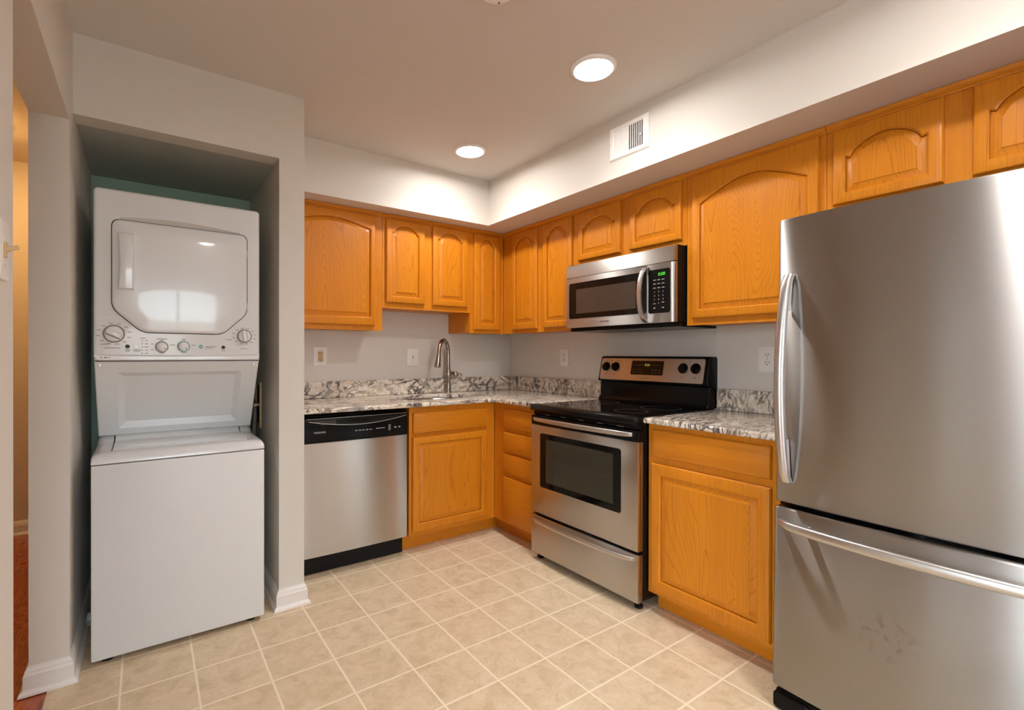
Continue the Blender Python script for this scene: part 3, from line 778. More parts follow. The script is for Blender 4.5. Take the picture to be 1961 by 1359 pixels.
# washer top: rounded front, flat deck, raised rear lip; the lid opening is cut out
prof = [(0.17, 0.7808), (0.911, 0.7808), (0.911, 0.789), (0.906, 0.800), (0.892, 0.810), (0.872, 0.8155), (0.845, 0.8175), (0.62, 0.8175), (0.585, 0.825), (0.560, 0.842), (0.17, 0.842)]
def top_ring(u, k): return [(u, 0.17+(d-0.17)*(1-0.004*k), z if z < 0.785 else 0.7808+(z-0.7808)*(1-0.30*k)) for d, z in prof]
g = G(MB_)
g.loft([top_ring(LU0, 1.0), top_ring(LU0+0.004, 0.55), top_ring(LU0+0.014, 0.15), top_ring(LU0+0.026, 0.0), top_ring(LU1-0.026, 0.0), top_ring(LU1-0.014, 0.15), top_ring(LU1-0.004, 0.55), top_ring(LU1, 1.0)])
obj('washer_top', g, M['white'], o, 40)
# lid
L0, L1 = -2.688, -2.192
g = G(MB_); lp = []
for d, z in [(0.838, 0.8180), (0.836, 0.8215), (0.825, 0.8235), (0.63, 0.8235), (0.600, 0.828), (0.570, 0.8445), (0.565, 0.8445), (0.565, 0.8425), (0.59, 0.8255), (0.63, 0.8180)]:
    lp.append((d, z))
g.loft([[(u, d, z) for d, z in lp] for u in (L0, L1)])
obj('washer_lid', g, M['white'], o, 40)
for u in (L0-0.0055, L1+0.0005):
    g = G(MB_); g.loft([[(uu, d, z) for d, z in [(0.832, 0.8176), (0.832, 0.8182), (0.625, 0.8182), (0.592, 0.8262), (0.568, 0.8425), (0.562, 0.8425), (0.59, 0.8235), (0.62, 0.8176)]] for uu in (u, u+0.005)])
    obj('lid_gap', g, M['gap'], o, 0)
# slanted service panel between washer and dryer
g = G(MB_)
def sl(u, t, off=0.0):   # t: 0 bottom, 1 top ; off: out of the panel
    d0_, z0_, d1_, z1_ = 0.570, 0.8425, 0.790, 1.176
    L = math.hypot(d1_-d0_, z1_-z0_); nx, nz = (z1_-z0_)/L, -(d1_-d0_)/L
    return (u, d0_+(d1_-d0_)*t+nx*off, z0_+(z1_-z0_)*t+nz*off)
def quad(u0, u1, t0, t1, off): return [sl(u0, t0, off), sl(u1, t0, off), sl(u1, t1, off), sl(u0, t1, off)]
cut = 0.0
g.loft([[(LU0+0.002, 0.17, 0.8425), (LU1-0.002, 0.17, 0.8425), (LU1-0.002, 0.17, 1.176), (LU0+0.002, 0.17, 1.176)],
        quad(LU0+0.002, LU1-0.002, 0, 1, -0.004), quad(LU0+0.006, LU1-0.006, 0.01, 0.99, 0.0),
        quad(L0+0.012, L1-0.012, 0.10, 0.86, 0.0), quad(L0+0.036, L1-0.036, 0.17, 0.79, -0.014)])
obj('service_panel', g, M['white'], o, 25)
for u in (LU0+0.018, LU1-0.020):
    p = sl(u, 0.955, 0.0); obj('screw', G(MB_).lathe((p[0], p[1]-0.001, p[2]), 'd', [(0.0055, 0), (0.0055, 0.003), (0.003, 0.004)], 12), M['chrome'], o)
# dryer cabinet: rounded box with the console recess line
g = G(MB_)
g.plate(rrect(LU0, LU1, 1.1795, 1.882, 0.017, 4), 0.17, DF, 0.014, 4)
obj('dryer_cabinet', g, M['white'], o, 40)
obj('seam', G(MB_).box(LU0+0.004, LU1-0.004, 0.18, DF-0.012, 1.1762, 1.1797), M['gap'], o, 0)
# dryer door (octagonal bottom, rounded top), standing slightly proud with a dark gap round it
def dpoly(e):
    a, b = -2.691-e, -2.189+e; zt, zb = 1.757+e, 1.2985-e
    pts = []
    raw = [(-2.590-e*0.4, zb), (-2.290+e*0.4, zb), (b, 1.395-e*0.4), (b, zt), (a, zt), (a, 1.395-e*0.4)]
    rad = [0.03, 0.03, 0.03, 0.032, 0.032, 0.03]
    n = len(raw)
    for i in range(n):
        pts += fillet(raw[i], raw[i-1], raw[(i+1) % n], rad[i], 6)
    return pts
P0 = dpoly(0.0035); P1 = dpoly(0.0)
obj('door_gap', G(MB_).plate(P0, DF-0.002, DF+0.0008), M['gap'], o, 0)
# scoop moulded above the door
g = G(MB_); n = 14
top = []; bot = []
for i in range(n+1):
    u = -2.665+(0.445)*i/n; t = (i/n-0.45)/0.55; top.append((u, 1.762+0.020*max(0, 1-t*t)))
    bot.append((u, 1.7618))
g.loft([[(u, DF+0.0002, z) for u, z in bot+top[::-1]], [(u, DF+0.0012, z) for u, z in inset(bot+top[::-1], 0.001)]])
obj('scoop', g, M['paleink'], o, 30)
g = G(MB_)
cu_, cz_ = -2.44, 1.53
def shrink(p, k): return [(cu_+(u-cu_)*k, cz_+(z-cz_)*k) for u, z in p]
def bulge(poly, d, k): return [(u, d + k*max(0, 1-((u-cu_)/0.30)**2)*max(0, 1-((z-cz_)/0.30)**2), z) for u, z in poly]
g.loft([[(u, DF+0.0008, z) for u, z in P1], [(u, DF+0.006, z) for u, z in P1], bulge(inset(P1, 0.003), DF+0.0095, 0.0), bulge(inset(P1, 0.012), DF+0.011, 0.0012), bulge(shrink(P1, 0.75), DF+0.011, 0.0024), bulge(shrink(P1, 0.45), DF+0.011, 0.0030), bulge(shrink(P1, 0.15), DF+0.011, 0.0032)])
door = obj('dryer_door', g, M['white'], o, 40)
# moulded pull on the door
g = G(MB_); hv = []
for i in range(9):
    t = i/8; z = 1.700-(1.700-1.474)*t; w = 0.005*math.sin(PI*t)
    hv.append((z, -2.671+w))
poly = [(u, z) for z, u in hv] + [(-2.618, 1.474), (-2.618, 1.700)]
poly = poly[::1]
area = sum(poly[i-1][0]*poly[i][1]-poly[i][0]*poly[i-1][1] for i in range(len(poly)))
if area < 0: poly = poly[::-1]
g.plate(poly, DF+0.0105, DF+0.034, 0.006, 3)
obj('door_handle', g, M['white'], door, 40)
for z in (1.672, 1.430):
    obj('hinge', G(MB_).box(-2.1895, -2.1855, DF+0.0005, DF+0.010, z-0.016, z+0.016, 0.001), M['chrome'], door)
# console: raised skirt around the lower door, stepped bottom edge
g = G(MB_)
g.box(LU0+0.001, LU1-0.001, DF-0.0005, DF+0.0004, 1.3685, 1.3695)
obj('console_seam', g, M['paleink'], o, 0)
g = G(MB_)
n = 20; up = [(LU0+0.003+(LU1-LU0-0.006)*i/n, 1.2045+0.0045*((i/n-0.5)*2)**2-0.002) for i in range(n+1)]
lo = [(LU1-0.003, 1.1805), (LU0+0.003, 1.1805)]
g.loft([[(u, DF-0.004, z) for u, z in lo[::-1]+up[::-1]], [(u, DF+0.0005, z) for u, z in lo[::-1]+up[::-1]], [(u, DF+0.007, z) for u, z in [(LU0+0.012, 1.1845), (LU1-0.012, 1.1845)]+[(u, z-0.006) for u, z in up[::-1]]]])
obj('console_lip', g, M['white'], o, 30)
def dial(u, z, r, kind, ang=0.0):
    k = obj('knob', G(MB_).lathe((u, DF, z), 'd', [(r, 0), (r, 0.006), (r*0.92, 0.010), (r*0.80, 0.012)], 32), M['white'], o, 40)
    obj('ring', G(MB_).ringp(circle(u, z, r*1.14, 32), circle(u, z, r*0.985, 32), DF-0.0005, DF+0.0035), M['badge'] if kind != 'teal' else M['teal'], k, 30)
    ca, sa = math.cos(ang), math.sin(ang); g = G(MB_)
    if kind == 'grip':
        w, L = r*0.30, r*0.82; q = [(-L, -w), (L, -w), (L, w), (-L, w)]
        poly = [(u+x*ca-y*sa, z+x*sa+y*ca) for x, y in q]; g.plate(poly, DF+0.0118, DF+0.026, 0.003, 2)
        obj('grip', g, M['white'], k)
        g = G(MB_); q = [(-L, -w*1.35), (L*1.04, -w*1.35), (L*1.04, -w), (-L, -w)]
        g.plate([(u+x*ca-y*sa, z+x*sa+y*ca) for x, y in q], DF+0.0118, DF+0.0135); obj('grip_mark', g, M['badge'], k, 0)
    else:
        q = [(r*0.45, -0.0015), (r*0.80, -0.0015), (r*0.80, 0.0015), (r*0.45, 0.0015)]
        g.plate([(u+x*ca-y*sa, z+x*sa+y*ca) for x, y in q], DF+0.0118, DF+0.0128); obj('pointer', g, M['badge'], k, 0)
    return k
dial(-2.685, 1.290, 0.032, 'grip', -0.45)
dial(-2.199, 1.291, 0.0275, 'grip', PI/2*1.0+0.12)
dial(-2.521, 1.238, 0.021, 'dot', -0.6)
dial(-2.441, 1.241, 0.021, 'teal', -0.9)
for u, r, m in ((-2.640, 0.008, 'black'), (-2.611, 0.008, 'white'), (-2.286, 0.0075, 'black')):
    obj('button', G(MB_).lathe((u, DF, 1.2385), 'd', [(r, 0), (r, 0.003), (r*0.8, 0.0045)], 20), M[m], o)
for i in range(5): obj('indicator_lamp', G(MB_).plate(circle(-2.590, 1.2635-i*0.0132, 0.0022, 10), DF, DF+0.001), M['badge'], o, 0)
def marks(name, items, mat):
    g = G(MB_)
    for u, z, w in items: g.box(u-w/2, u+w/2, DF, DF+0.0005, z-0.0013, z+0.0013)
    return obj(name, g, mat, o, 0)
it = []
for cu0, cz0, rr in ((-2.685, 1.290, 0.043), (-2.199, 1.291, 0.037)):
    for k_ in range(12):
        a = 2*PI*k_/12+0.2; it.append((cu0+(rr+0.006)*math.cos(a)*1.08, cz0+rr*math.sin(a), 0.013))
it = [p for p in it if p[0] < LU1-0.012]
it += [(-2.716, 1.247, 0.026), (-2.690, 1.232, 0.052), (-2.640, 1.2245, 0.019), (-2.640, 1.2195, 0.016), (-2.608, 1.2245, 0.026), (-2.608, 1.2195, 0.024), (-2.587, 1.274, 0.019)]
it += [(-2.575, 1.2635-i*0.0132, 0.008+0.004*(i % 3)) for i in range(5)]
it += [(-2.521, 1.272, 0.038), (-2.521, 1.266, 0.016), (-2.441, 1.272, 0.016), (-2.441, 1.2145, 0.02), (-2.521, 1.2125, 0.022), (-2.555, 1.250, 0.010), (-2.555, 1.226, 0.010), (-2.482, 1.247, 0.018), (-2.404, 1.247, 0.016)]
it += [(-2.336, 1.2405, 0.042), (-2.343, 1.2345, 0.028), (-2.286, 1.2235, 0.017), (-2.200, 1.2325, 0.034), (-2.262, 1.274, 0.026)]
marks('console_print', it, M['greyink'])
# round monogram badge
b = obj('badge', G(MB_).plate(circle(-2.375, 1.2405, 0.0085, 24), DF, DF+0.0012), M['teal'], o)
text('monogram', 'GE', 0.0085, MB_, -2.375, DF+0.0012, 1.2405, M['whitem'], b, 0.2, ext=0.0002)
obj('model_mark', G(MB_).box(-2.728, -2.724, DF+0.0058, DF+0.0078, 1.190, 1.196).box(-2.718, -2.706, DF+0.0058, DF+0.0078, 1.191, 1.195).box(-2.702, -2.699, DF+0.0058, DF+0.0078, 1.190, 1.196), M['badge'], o, 0)

# laundry supply box and hoses in the closet side wall
MC = lambda u, d, z: (XJ-d, -u, z)
o = thing('laundry_supply_box', 'tan recessed water supply box with valves, closet wall beside the washer', 'supply box', (XJ, -0.37, 0.93))
g = G(MC); q0 = rrect(0.30, 0.435, 0.806, 1.056, 0.006); q1 = rrect(0.318, 0.417, 0.824, 1.038, 0.004)
g.ringp(q0, q1, 0.0006, 0.009); obj('frame', g, M['ivory'], o)
obj('back_panel', G(MC).box(0.318, 0.417, 0.0004, 0.002, 0.824, 1.038), M['dark'], o, 0)
for u in (0.345, 0.390):
    v_ = obj('valve', G(MC).lathe((u, 0.002, 0.93), 'd', [(0.010, 0), (0.010, 0.018), (0.016, 0.019), (0.016, 0.032), (0.008, 0.034)], 14), M['brass'], o)
for u, zz in ((0.345, 0.0), (0.390, 0.02)):
    hz_ = obj('hose', G(MC).tube([(u, 0.024, 0.925), (u, 0.026, 0.88+zz), (u+0.004, 0.030, 0.80), (u-0.01, 0.034, 0.66), (u-0.03, 0.036, 0.45)], 0.011, 10), M['hose'], o, 60)
tag(obj('floor_hose', G().tube([(-2.790, -0.30, 0.026), (-2.787, -0.45, 0.024), (-2.783, -0.52, 0.026), (-2.781, -0.56, 0.032), (-2.779, -0.575, 0.05), (-2.778, -0.56, 0.07)], [0.016, 0.016, 0.017, 0.018, 0.016, 0.013], 12), M['paleink'], None, 60, (-2.785, -0.45, 0.01)),
    'short pale hose lying on the closet floor left of the washer', 'hose')

# ------------------------------------------------------------ dishwasher
o = thing('dishwasher', 'stainless dishwasher with black control strip, beside the pier', 'dishwasher', (-1.58, -0.3, 0))
D0, D1 = -1.8845, -1.2785
obj('tub', G(MB_).box(D0+0.01, D1-0.01, 0.03, 0.585, 0.098, 0.872), M['blackm'], o, 0)
def bowed(u0, u1, z0, z1, d0, d1, bow, n=14, e=0.005):
    """Panel with a slightly bowed front, rounded side edges."""
    g = G(MB_); sec = []
    for i in range(n+1):
        t = i/n; sec.append((u0+(u1-u0)*t, d1-bow*(2*t-1)**2))
    sec[0] = (u0, sec[0][1]-e); sec.insert(1, (u0+e*0.5, sec[1][1]-e*0.5)); sec[-1] = (u1, sec[-1][1]-e); sec.insert(-1, (u1-e*0.5, sec[-2][1]-e*0.5))
    ring = [(u0, d0)] + sec + [(u1, d0)]
    return g, ring
g, ring = bowed(D0, D1, 0.115, 0.7275, 0.590, 0.637, 0.005)
g.loft([[(u, d, 0.115) for u, d in ring], [(u, d, 0.7275) for u, d in ring]])
obj('door_panel', g, M['steel'], o, 40)
g, ring = bowed(D0, D1, 0.7285, 0.862, 0.590, 0.640, 0.004)
g.loft([[(u, d, 0.7285) for u, d in ring], [(u, d, 0.852) for u, d in ring], [(u, d if d < 0.6 else d-0.006, 0.860) for u, d in ring]])
cp = obj('control_panel', g, M['black'], o, 40)
obj('top_trim', G(MB_).box(D0+0.002, D1-0.002, 0.560, 0.624, 0.868, 0.876, 0.003).box(D0+0.002, D1-0.002, 0.560, 0.610, 0.8785, 0.884, 0.002), M['black'], o)
# arched pocket handle
up = []; lo = []
for i in range(17):
    t = i/16; u = -1.862+(0.572)*t; up.append((u, 0.8475)); lo.append((u, 0.8465-0.032*math.sin(PI*t)**0.9))
g = G(MB_); poly = lo+up[::-1]
g.plate(poly, 0.639, 0.6405); obj('handle_pocket', g, M['blackm'], cp, 0)
g = G(MB_); g.tube([(u, 0.6412, z) for u, z in lo], [(0.0012, 0.0012)]*17, 8); obj('pocket_rim', g, M['steelH'], cp)
g = G(MB_)
for k_ in range(4): g.box(-1.83+0.01*k_, -1.715, 0.6405, 0.6412, 0.8435-0.0055*k_, 0.845-0.0055*k_)
obj('vent_slots', g, M['badge'], cp, 0)
g = G(MB_); n = 12; a_ = []; b_ = []
for i in range(n+1):
    t = i/n; u = -1.66+0.15*t; a_.append((u, 0.839-0.008*math.sin(PI*t))); b_.append((u, 0.845))
g.plate(a_+b_[::-1], 0.6405, 0.646, 0.002, 2); obj('latch', g, M['black'], cp)
obj('highlight_strip', G(MB_).box(D0+0.010, D1-0.012, 0.6345, 0.6385, 0.858, 0.8602, 0.0005), M['steelH'], cp, 0)
text('lettering', 'FRIGIDAIRE', 0.0125, MB_, -1.802, 0.6385, 0.785, M['paleink'], cp, ext=0.0003)
g = G(MB_)
for i in range(5): g.box(-1.605+i*0.021, -1.592+i*0.021, 0.6400, 0.6408, 0.778, 0.7815)
for i in range(4): g.box(-1.480+i*0.014, -1.470+i*0.014, 0.6396, 0.6404, 0.780, 0.7835)
for i in range(4): g.box(-1.404, -1.390, 0.6386, 0.6394, 0.766+i*0.009, 0.769+i*0.009)
for i in range(2): g.box(-1.366+i*0.026, -1.354+i*0.026, 0.6384, 0.6392, 0.777, 0.783)
obj('key_marks', g, M['paleink'], cp, 0)
obj('toe_panel', G(MB_).box(D0+0.002, D1-0.002, 0.545, 0.570, 0.003, 0.0968, 0.001), M['blackm'], o, 0)
g = G(MB_); g.box(D0+0.004, D1-0.004, 0.550, 0.589, 0.099, 0.113); obj('lower_trim', g, M['blackm'], o, 0)

# ------------------------------------------------------------ range
R0, R1 = 1.0695, 1.8285; RC = (R0+R1)/2
o = thing('range', 'freestanding electric range, stainless with black glass top, between the oak base cabinets', 'stove', (-0.35, -RC, 0))
obj('body', G(MR_).box(R0, R1, 0.03, 0.640, 0.045, 0.893, 0.002), M['black'], o)
g = G(MR_)
# cooktop: slab with rolled front edge
n = 6; prof = [(0.035, 0.894), (0.660, 0.876), (0.688, 0.878), (0.697, 0.886), (0.699, 0.897), (0.694, 0.909), (0.684, 0.9155), (0.668, 0.918), (0.655, 0.9175), (0.650, 0.9150), (0.105, 0.9150), (0.10, 0.918), (0.035, 0.918)]
def ck(u, k): return [(u, d-(0.02*k if d > 0.64 else 0), z if z < 0.91 else z-0.004*k) for d, z in prof]
g.loft([ck(R0-0.001, 1.0), ck(R0+0.004, 0.45), ck(R0+0.014, 0.0), ck(R1-0.014, 0.0), ck(R1-0.004, 0.45), ck(R1+0.001, 1.0)])
ctop = obj('cooktop', g, M['black'], o, 40)
MT = lambda u, d, z: (-z, -u, d)
obj('glass_surface', G(MT).plate(rrect(R0+0.022, R1-0.022, 0.108, 0.648, 0.01), 0.9151, 0.9158), M['glass'], ctop, 0)
for u, z, r in ((1.255, 0.49, 0.112), (1.64, 0.49, 0.085), (1.255, 0.235, 0.08), (1.64, 0.235, 0.105)):
    obj('burner_ring', G(MT).ringp(circle(u, z, r, 40), circle(u, z, r-0.0022, 40), 0.9158, 0.9161), M['ring'], ctop, 0)
# backguard
g = G(MR_); bp_ = [(0.004, 0.9183), (0.100, 0.9183), (0.094, 0.926), (0.080, 0.945), (0.075, 1.030), (0.080, 1.0355), (0.098, 1.040), (0.101, 1.046), (0.068, 1.190), (0.063, 1.197), (0.055, 1.199), (0.004, 1.199)]
def bsec(u, k): return [(u, d-(0.007*k if d > 0.02 else 0), z-(0.012*k if z > 1.15 else 0)) for d, z in bp_]
g.loft([bsec(R0, 1.0), bsec(R0+0.002, 0.5), bsec(R0+0.006, 0.15), bsec(R0+0.012, 0.0), bsec(R1-0.012, 0.0), bsec(R1-0.006, 0.15), bsec(R1-0.002, 0.5), bsec(R1, 1.0)])
bg = obj('backguard', g, M['black'], o, 40)
def face_d(z): return 0.101 - (z-1.046)/(1.190-1.046)*0.033
MRT = lambda u, d, z: (-(face_d(z)+d), -u, z)
fp = obj('control_panel', G(MRT).plate(rrect(R0+0.014, R1-0.026, 1.0505, 1.1865, 0.012), -0.001, 0.0025, 0.0015), M['steel'], bg, 30)
dp = obj('display', G(MRT).plate(rrect(1.325, 1.550, 1.087, 1.172, 0.006), 0.0025, 0.0045, 0.001), M['glass'], bg, 30)
text('digits', '9:24', 0.021, MRT, 1.438, 0.0045, 1.146, M['amber_led'], dp, 0.15, ext=0.0003)
g = G(MRT)
for row, z in enumerate((1.146, 1.118, 1.102)):
    for u in (1.345, 1.365, 1.386, 1.404, 1.483, 1.505, 1.528):
        g.box(u-0.006, u+0.006, 0.0045, 0.0050, z-0.0015, z+0.0015)
obj('key_marks', g, M['badge'], dp, 0)
text('lettering', 'FRIGIDAIRE', 0.0125, MRT, 1.433, 0.0025, 1.0655, M['badge'], fp, ext=0.0003)
for u, ang in ((1.128, 0.0), (1.203, 0.5), (1.675, 0.0), (1.751, 0.0)):
    z = 1.133; c = (u, 0.0025, z)
    kn = obj('knob', G(MRT).lathe(c, 'd', [(0.0285, 0), (0.0285, 0.004), (0.0235, 0.006), (0.0215, 0.018), (0.019, 0.021)], 24), M['black'], bg, 40)
    g = G(MRT); ca, sa = math.cos(ang+PI/2), math.sin(ang+PI/2)
    poly = [(u+x*ca-y*sa, z+x*sa+y*ca) for x, y in ((-0.021, -0.0045), (0.021, -0.0045), (0.021, 0.0045), (-0.021, 0.0045))]
    g.plate(poly, 0.0225, 0.030, 0.002, 2); obj('grip', g, M['black'], kn)
    obj('dial_mark', G(MRT).plate(circle(u, z-0.050, 0.0042, 12), 0.0025, 0.0029), M['badge'], fp, 0)
    obj('dial_mark', G(MRT).box(u-0.006, u+0.006, 0.0025, 0.0029, z+0.033, z+0.0345), M['badge'], fp, 0)
for u in (1.165, 1.714): obj('indicator_lamp', G(MRT).plate(circle(u, 1.173, 0.004, 12), 0.0025, 0.0035), M['badge'], fp, 0)
# strip with vent slots below the cooktop, then the oven door
obj('vent_strip', G(MR_).box(R0+0.002, R1-0.002, 0.6405, 0.660, 0.8535, 0.875, 0.002), M['black'], o)
g = G(MR_)
for i in range(5): g.box(R0+0.10+i*0.13, R0+0.14+i*0.13, 0.6605, 0.661, 0.858, 0.861)
obj('vent_slots', g, M['badge'], o, 0)
g = G(MR_); g.box(R0+0.001, R1-0.001, 0.6405, 0.679, 0.283, 0.7975, 0.003, 2); od = obj('oven_door', g, M['steel'], o, 40)
obj('door_top_strip', G(MR_).box(R0+0.001, R1-0.001, 0.6405, 0.678, 0.7985, 0.852, 0.004, 2), M['black'], od)
w0, w1, wz0, wz1 = 1.150, 1.730, 0.440, 0.753
wf = obj('window_border', G(MR_).plate(rrect(w0, w1, wz0, wz1, 0.014), 0.6785, 0.6815, 0.001), M['glass'], od, 30)
obj('window_glass', G(MR_).plate(rrect(w0+0.052, w1-0.047, wz0+0.035, wz1-0.031, 0.004), 0.6815, 0.6820), M['glassv'], wf, 0)
g = G(MR_)
for z in (0.60, 0.672): g.box(w0+0.060, w1-0.055, 0.6820, 0.6823, z, z+0.0012)
obj('rack_lines', g, M['glassv2'], wf, 0)
def bar_handle(parent, u0, u1, z, d0, dmax, hh, tt, mat, sag=0.0, name='handle', n=22, mp=MR_):
    """Flat bow handle: ends on the door, bows out to dmax."""
    g = G(mp); rings = []
    for i in range(n+1):
        t = i/n; u = u0+(u1-u0)*t; s_ = min(1.0, math.sin(PI*t)**0.38 if 0 < t < 1 else 0.0)
        d = d0+(dmax-d0)*s_; zz = z-sag*s_; k = 0.75+0.25*s_
        ring = []
        for j in range(12):
            a = 2*PI*j/12; ca, sa = math.cos(a), math.sin(a)
            ring.append((u, d+tt*0.5*math.copysign(abs(ca)**0.7, ca), zz+hh*0.5*k*math.copysign(abs(sa)**0.7, sa)))
        rings.append(ring)
    g.loft(rings); return obj(name, g, mat, parent, 50)
bar_handle(od, R0+0.028, R1-0.028, 0.832, 0.683, 0.715, 0.026, 0.014, M['steelH'])
g = G(MR_); g.box(R0+0.001, R1-0.001, 0.6405, 0.678, 0.041, 0.266, 0.004, 2); dr = obj('storage_drawer', g, M['steel'], o, 40)
bar_handle(dr, R0+0.022, R1-0.022, 0.247, 0.682, 0.712, 0.024, 0.013, M['steelH'], 0.006)
g = G(MR_)
for u in (R0+0.03, R1-0.035):
    for d in (0.10, 0.625): obj('foot', G(MR_).lathe((u, d, 0.0), 'z', [(0.020, 0.0), (0.020, 0.012), (0.012, 0.015), (0.010, 0.0445)], 14), M['blackm'], o)
obj('side_panel', G(MR_).box(R1-0.0, R1+0.0012, 0.06, 0.636, 0.05, 0.87), M['black'], o, 0)

# ------------------------------------------------------------ microwave
U0, U1 = 1.078, 1.8285
o = thing('microwave', 'stainless over-the-range microwave hung under the small cabinet', 'microwave', (-0.2, -1.45, 1.355))
obj('case', G(MR_).box(U0, U1, 0.004, 0.372, 1.374, 1.7645, 0.002), M['blackm'], o)
obj('underside', G(MR_).box(U0+0.004, U1-0.002, 0.01, 0.366, 1.352, 1.3735, 0.003), M['black'], o)
g = G(MR_); g.extr_u([(0.3725, 1.680), (0.402, 1.680), (0.4015, 1.69), (0.392, 1.752), (0.386, 1.760), (0.3725, 1.760)], U0, U1)
obj('vent_panel', g, M['steelM'], o, 30)
def edge_panel(u0, u1, z0, z1, d0, d1, e0, e1):
    g = G(MR_); sec = [(u0, d0), (u0, d1-e0), (u0+e0*0.6, d1)]
    sec += [(u1-e1*2.2, d1), (u1-e1, d1-e1*0.35), (u1-e1*0.3, d1-e1*1.0), (u1, d1-e1*2.0), (u1, d0)]
    g.loft([[(u, d, z) for u, d in sec] for z in (z0, z1)]); return g
md = obj('door', edge_panel(U0, 1.672, 1.374, 1.6775, 0.3725, 0.401, 0.003, 0.001), M['steelM'], o, 40)
cpn = obj('control_panel', edge_panel(1.674, U1, 1.374, 1.6775, 0.3725, 0.401, 0.001, 0.010), M['steelM'], o, 40)
mw = obj('window', G(MR_).plate(rrect(1.104, 1.668, 1.428, 1.646, 0.012), 0.4005, 0.4030, 0.001), M['glass'], md, 30)
obj('window_screen', G(MR_).plate(rrect(1.165, 1.600, 1.458, 1.605, 0.004), 0.4030, 0.4034), M['mesh'], mw, 0)
kp = obj('keypad', G(MR_).plate(rrect(1.678, 1.806, 1.423, 1.648, 0.012), 0.4005, 0.4025, 0.001), M['black'], cpn, 30)
text('digits', '0:00', 0.024, MR_, 1.757, 0.4025, 1.6215, M['green_led'], kp, 0.1, ext=0.0003)
g = G(MR_)
for i, u in enumerate((1.716, 1.741, 1.766)):
    for k_, z in enumerate((1.594, 1.574, 1.553)): g.box(u-0.008, u+0.008, 0.4025, 0.4029, z-0.0014, z+0.0014)
    for z in (1.450,):
        if i != 1: g.box(u-0.006, u+0.006, 0.4025, 0.4029, z-0.002, z+0.002)
g.box(1.708, 1.724, 0.4025, 0.4029, 1.471, 1.4735); g.box(1.758, 1.774, 0.4025, 0.4029, 1.476, 1.4785)
obj('key_marks', g, M['paleink'], kp, 0)
for k_, d_ in enumerate('1234567890'):
    u = (1.716, 1.741, 1.766)[k_ % 3] if k_ < 9 else 1.741; z = 1.532-0.0195*(k_//3)
    text('key_numeral', d_, 0.011, MR_, u, 0.4025, z, M['paleink'], kp, ext=0.0002)
text('lettering', 'FRIGIDAIRE', 0.013, MR_, 1.382, 0.4012, 1.4005, M['badge'], md, ext=0.0003)
# bow handle, vertical
g = G(MR_); rings = []; n = 24
for i in range(n+1):
    t = i/n; z = 1.380+(1.668-1.380)*t; s_ = math.sin(PI*t)**0.45 if 0 < t < 1 else 0
    d = 0.404+0.046*s_; uc = 1.666-0.010*s_
    rings.append([(uc+0.0145*a, d+0.005*b, z) for a, b in ((-1, -1), (-0.9, 0.6), (-0.5, 1), (0.5, 1), (0.9, 0.6), (1, -1))])
g.loft(rings); obj('handle', g, M['steelH'], md, 50)
obj('lamp_cover', G(MR_).box(1.25, 1.42, 0.10, 0.20, 1.3495, 1.3522), M['badge'], o, 0)

# ------------------------------------------------------------ refrigerator (slightly leaning back on its raised front feet)
F0, F1 = 2.468, 3.226
o = thing('refrigerator', 'large stainless bottom-freezer refrigerator at the right edge', 'refrigerator', (-0.74, -2.85, 0.0))
obj('case', G(MR_).box(F0+0.004, F1-0.004, 0.045, 0.712, 0.045, 1.668, 0.004), M['blackm'], o)
def fridge_door(z0, z1, d1, name, mat):
    n = 16; sec = []; bow = 0.016; e = 0.011
    for i in range(n+1):
        t = i/n; sec.append((F0+e+(F1-F0-2*e)*t, d1-bow*(2*t-1)**2))
    a = [(F0, d1-bow-e), (F0+e*0.12, d1-bow-e*0.5), (F0+e*0.45, d1-bow-e*0.13)]
    b = [(F1-e*0.45, d1-bow-e*0.13), (F1-e*0.12, d1-bow-e*0.5), (F1, d1-bow-e)]
    ring = [(F0, 0.722)] + a + sec + b + [(F1, 0.722)]
    def rr(z, k): return [(F0+k+(u-F0)*(1-2*k/(F1-F0)), d-(k if d > 0.75 else 0), z) for u, d in ring]
    g = G(MR_); g.loft([rr(z0, 0.006), rr(z0+0.002, 0.002), rr(z0+0.006, 0), rr(z1-0.006, 0), rr(z1-0.002, 0.002), rr(z1, 0.006)])
    return obj(name, g, mat, o, 40)
fd = fridge_door(0.7065, 1.676, 0.806, 'fridge_door', M['steelF'])
fz = fridge_door(0.080, 0.6905, 0.816, 'freezer_drawer', M['steelS'])
obj('gasket', G(MR_).box(F0+0.012, F1-0.012, 0.7125, 0.7215, 0.10, 1.66), M['blackm'], o, 0)
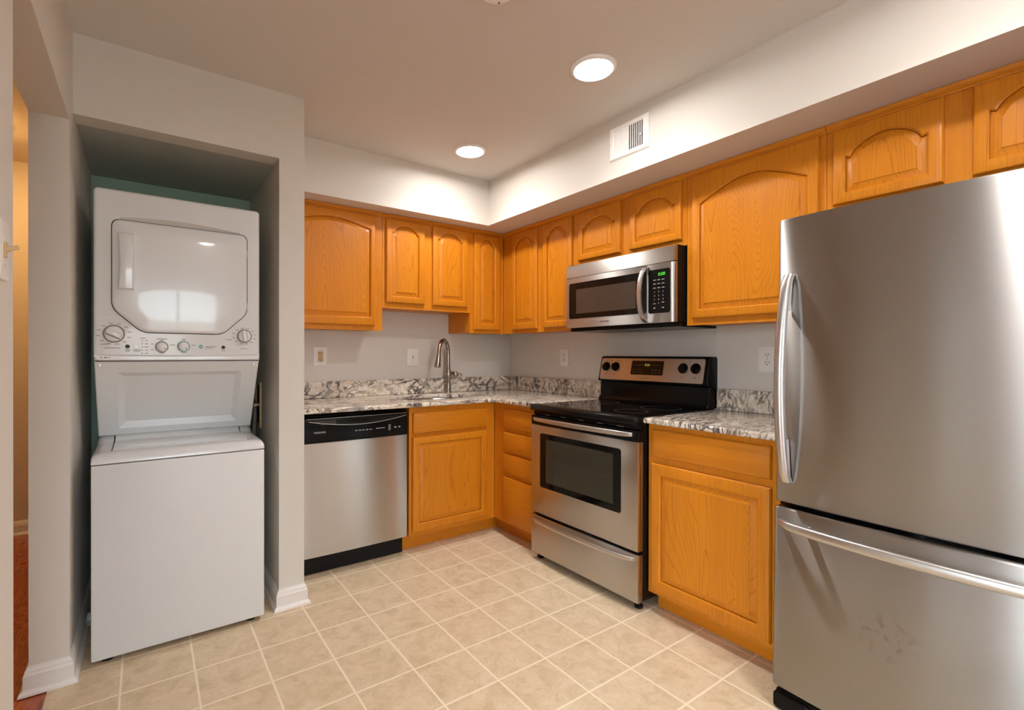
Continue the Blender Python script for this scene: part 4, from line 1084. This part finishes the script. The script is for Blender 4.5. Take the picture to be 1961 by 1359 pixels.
# base grille
g = G(MR_); g.plate(rrect(F0+0.004, F1-0.004, 0.004, 0.066, 0.012), 0.70, 0.785, 0.010, 3); bgm = obj('base_grille', g, M['black'], o, 40)
obj('grille_foot_cover', G(MR_).plate(rrect(F0+0.002, F0+0.11, 0.003, 0.058, 0.012), 0.785, 0.797, 0.006, 3), M['black'], bgm)
# upright bow handle on the door
g = G(MR_); rings = []; n = 26; H0, H1 = 0.778, 1.482
for i in range(n+1):
    t = i/n; z = H0+(H1-H0)*t; s_ = math.sin(PI*t)**0.55 if 0 < t < 1 else 0
    d = 0.800+0.052*s_; uc = 2.508-0.006*s_; hw = 0.0155; th_ = 0.011
    rings.append([(uc+hw*a, d+th_*b, z) for a, b in ((-1, -0.7), (-1.0, 0.1), (-0.75, 0.75), (-0.3, 1), (0.3, 1), (0.75, 0.75), (1.0, 0.1), (1, -0.7))])
g.loft(rings); obj('handle', g, M['steelH'], fd, 50)
for z0_, z1_ in ((H0+0.004, H0+0.145), (H1-0.125, H1-0.004)):
    g = G(MR_); top_ = z1_ > 1.2; rings = []
    for i in range(9):
        t = i/8; z = z0_+(z1_-z0_)*t; q = (z-H0)/(H1-H0); s_ = math.sin(PI*q)**0.55
        e_ = (1-t) if top_ else t
        dd = 0.800+0.050*s_; low = 0.797 + (dd-0.797-0.006)*max(0.0, 1-e_*1.0 if not top_ else 1-e_)*0.0
        k_ = (0.35+0.65*(1-abs((t if not top_ else 1-t)))); rings.append([(2.507-0.012*k_, low, z), (2.507+0.012*k_, low, z), (2.507+0.012*k_, dd, z), (2.507-0.012*k_, dd, z)])
    g.loft(rings); obj('handle_post', g, M['steelH'], fd, 40)
bar_handle(fz, F0+0.026, F1-0.026, 0.645, 0.812, 0.866, 0.033, 0.026, M['steelH'], 0.004)
for u in (F0+0.105, F1-0.105): obj('handle_post', G(MR_).box(u-0.012, u+0.012, 0.806, 0.835, 0.640, 0.652, 0.003), M['steelH'], fz)
o.rotation_euler = (0, math.radians(1.0), 0)
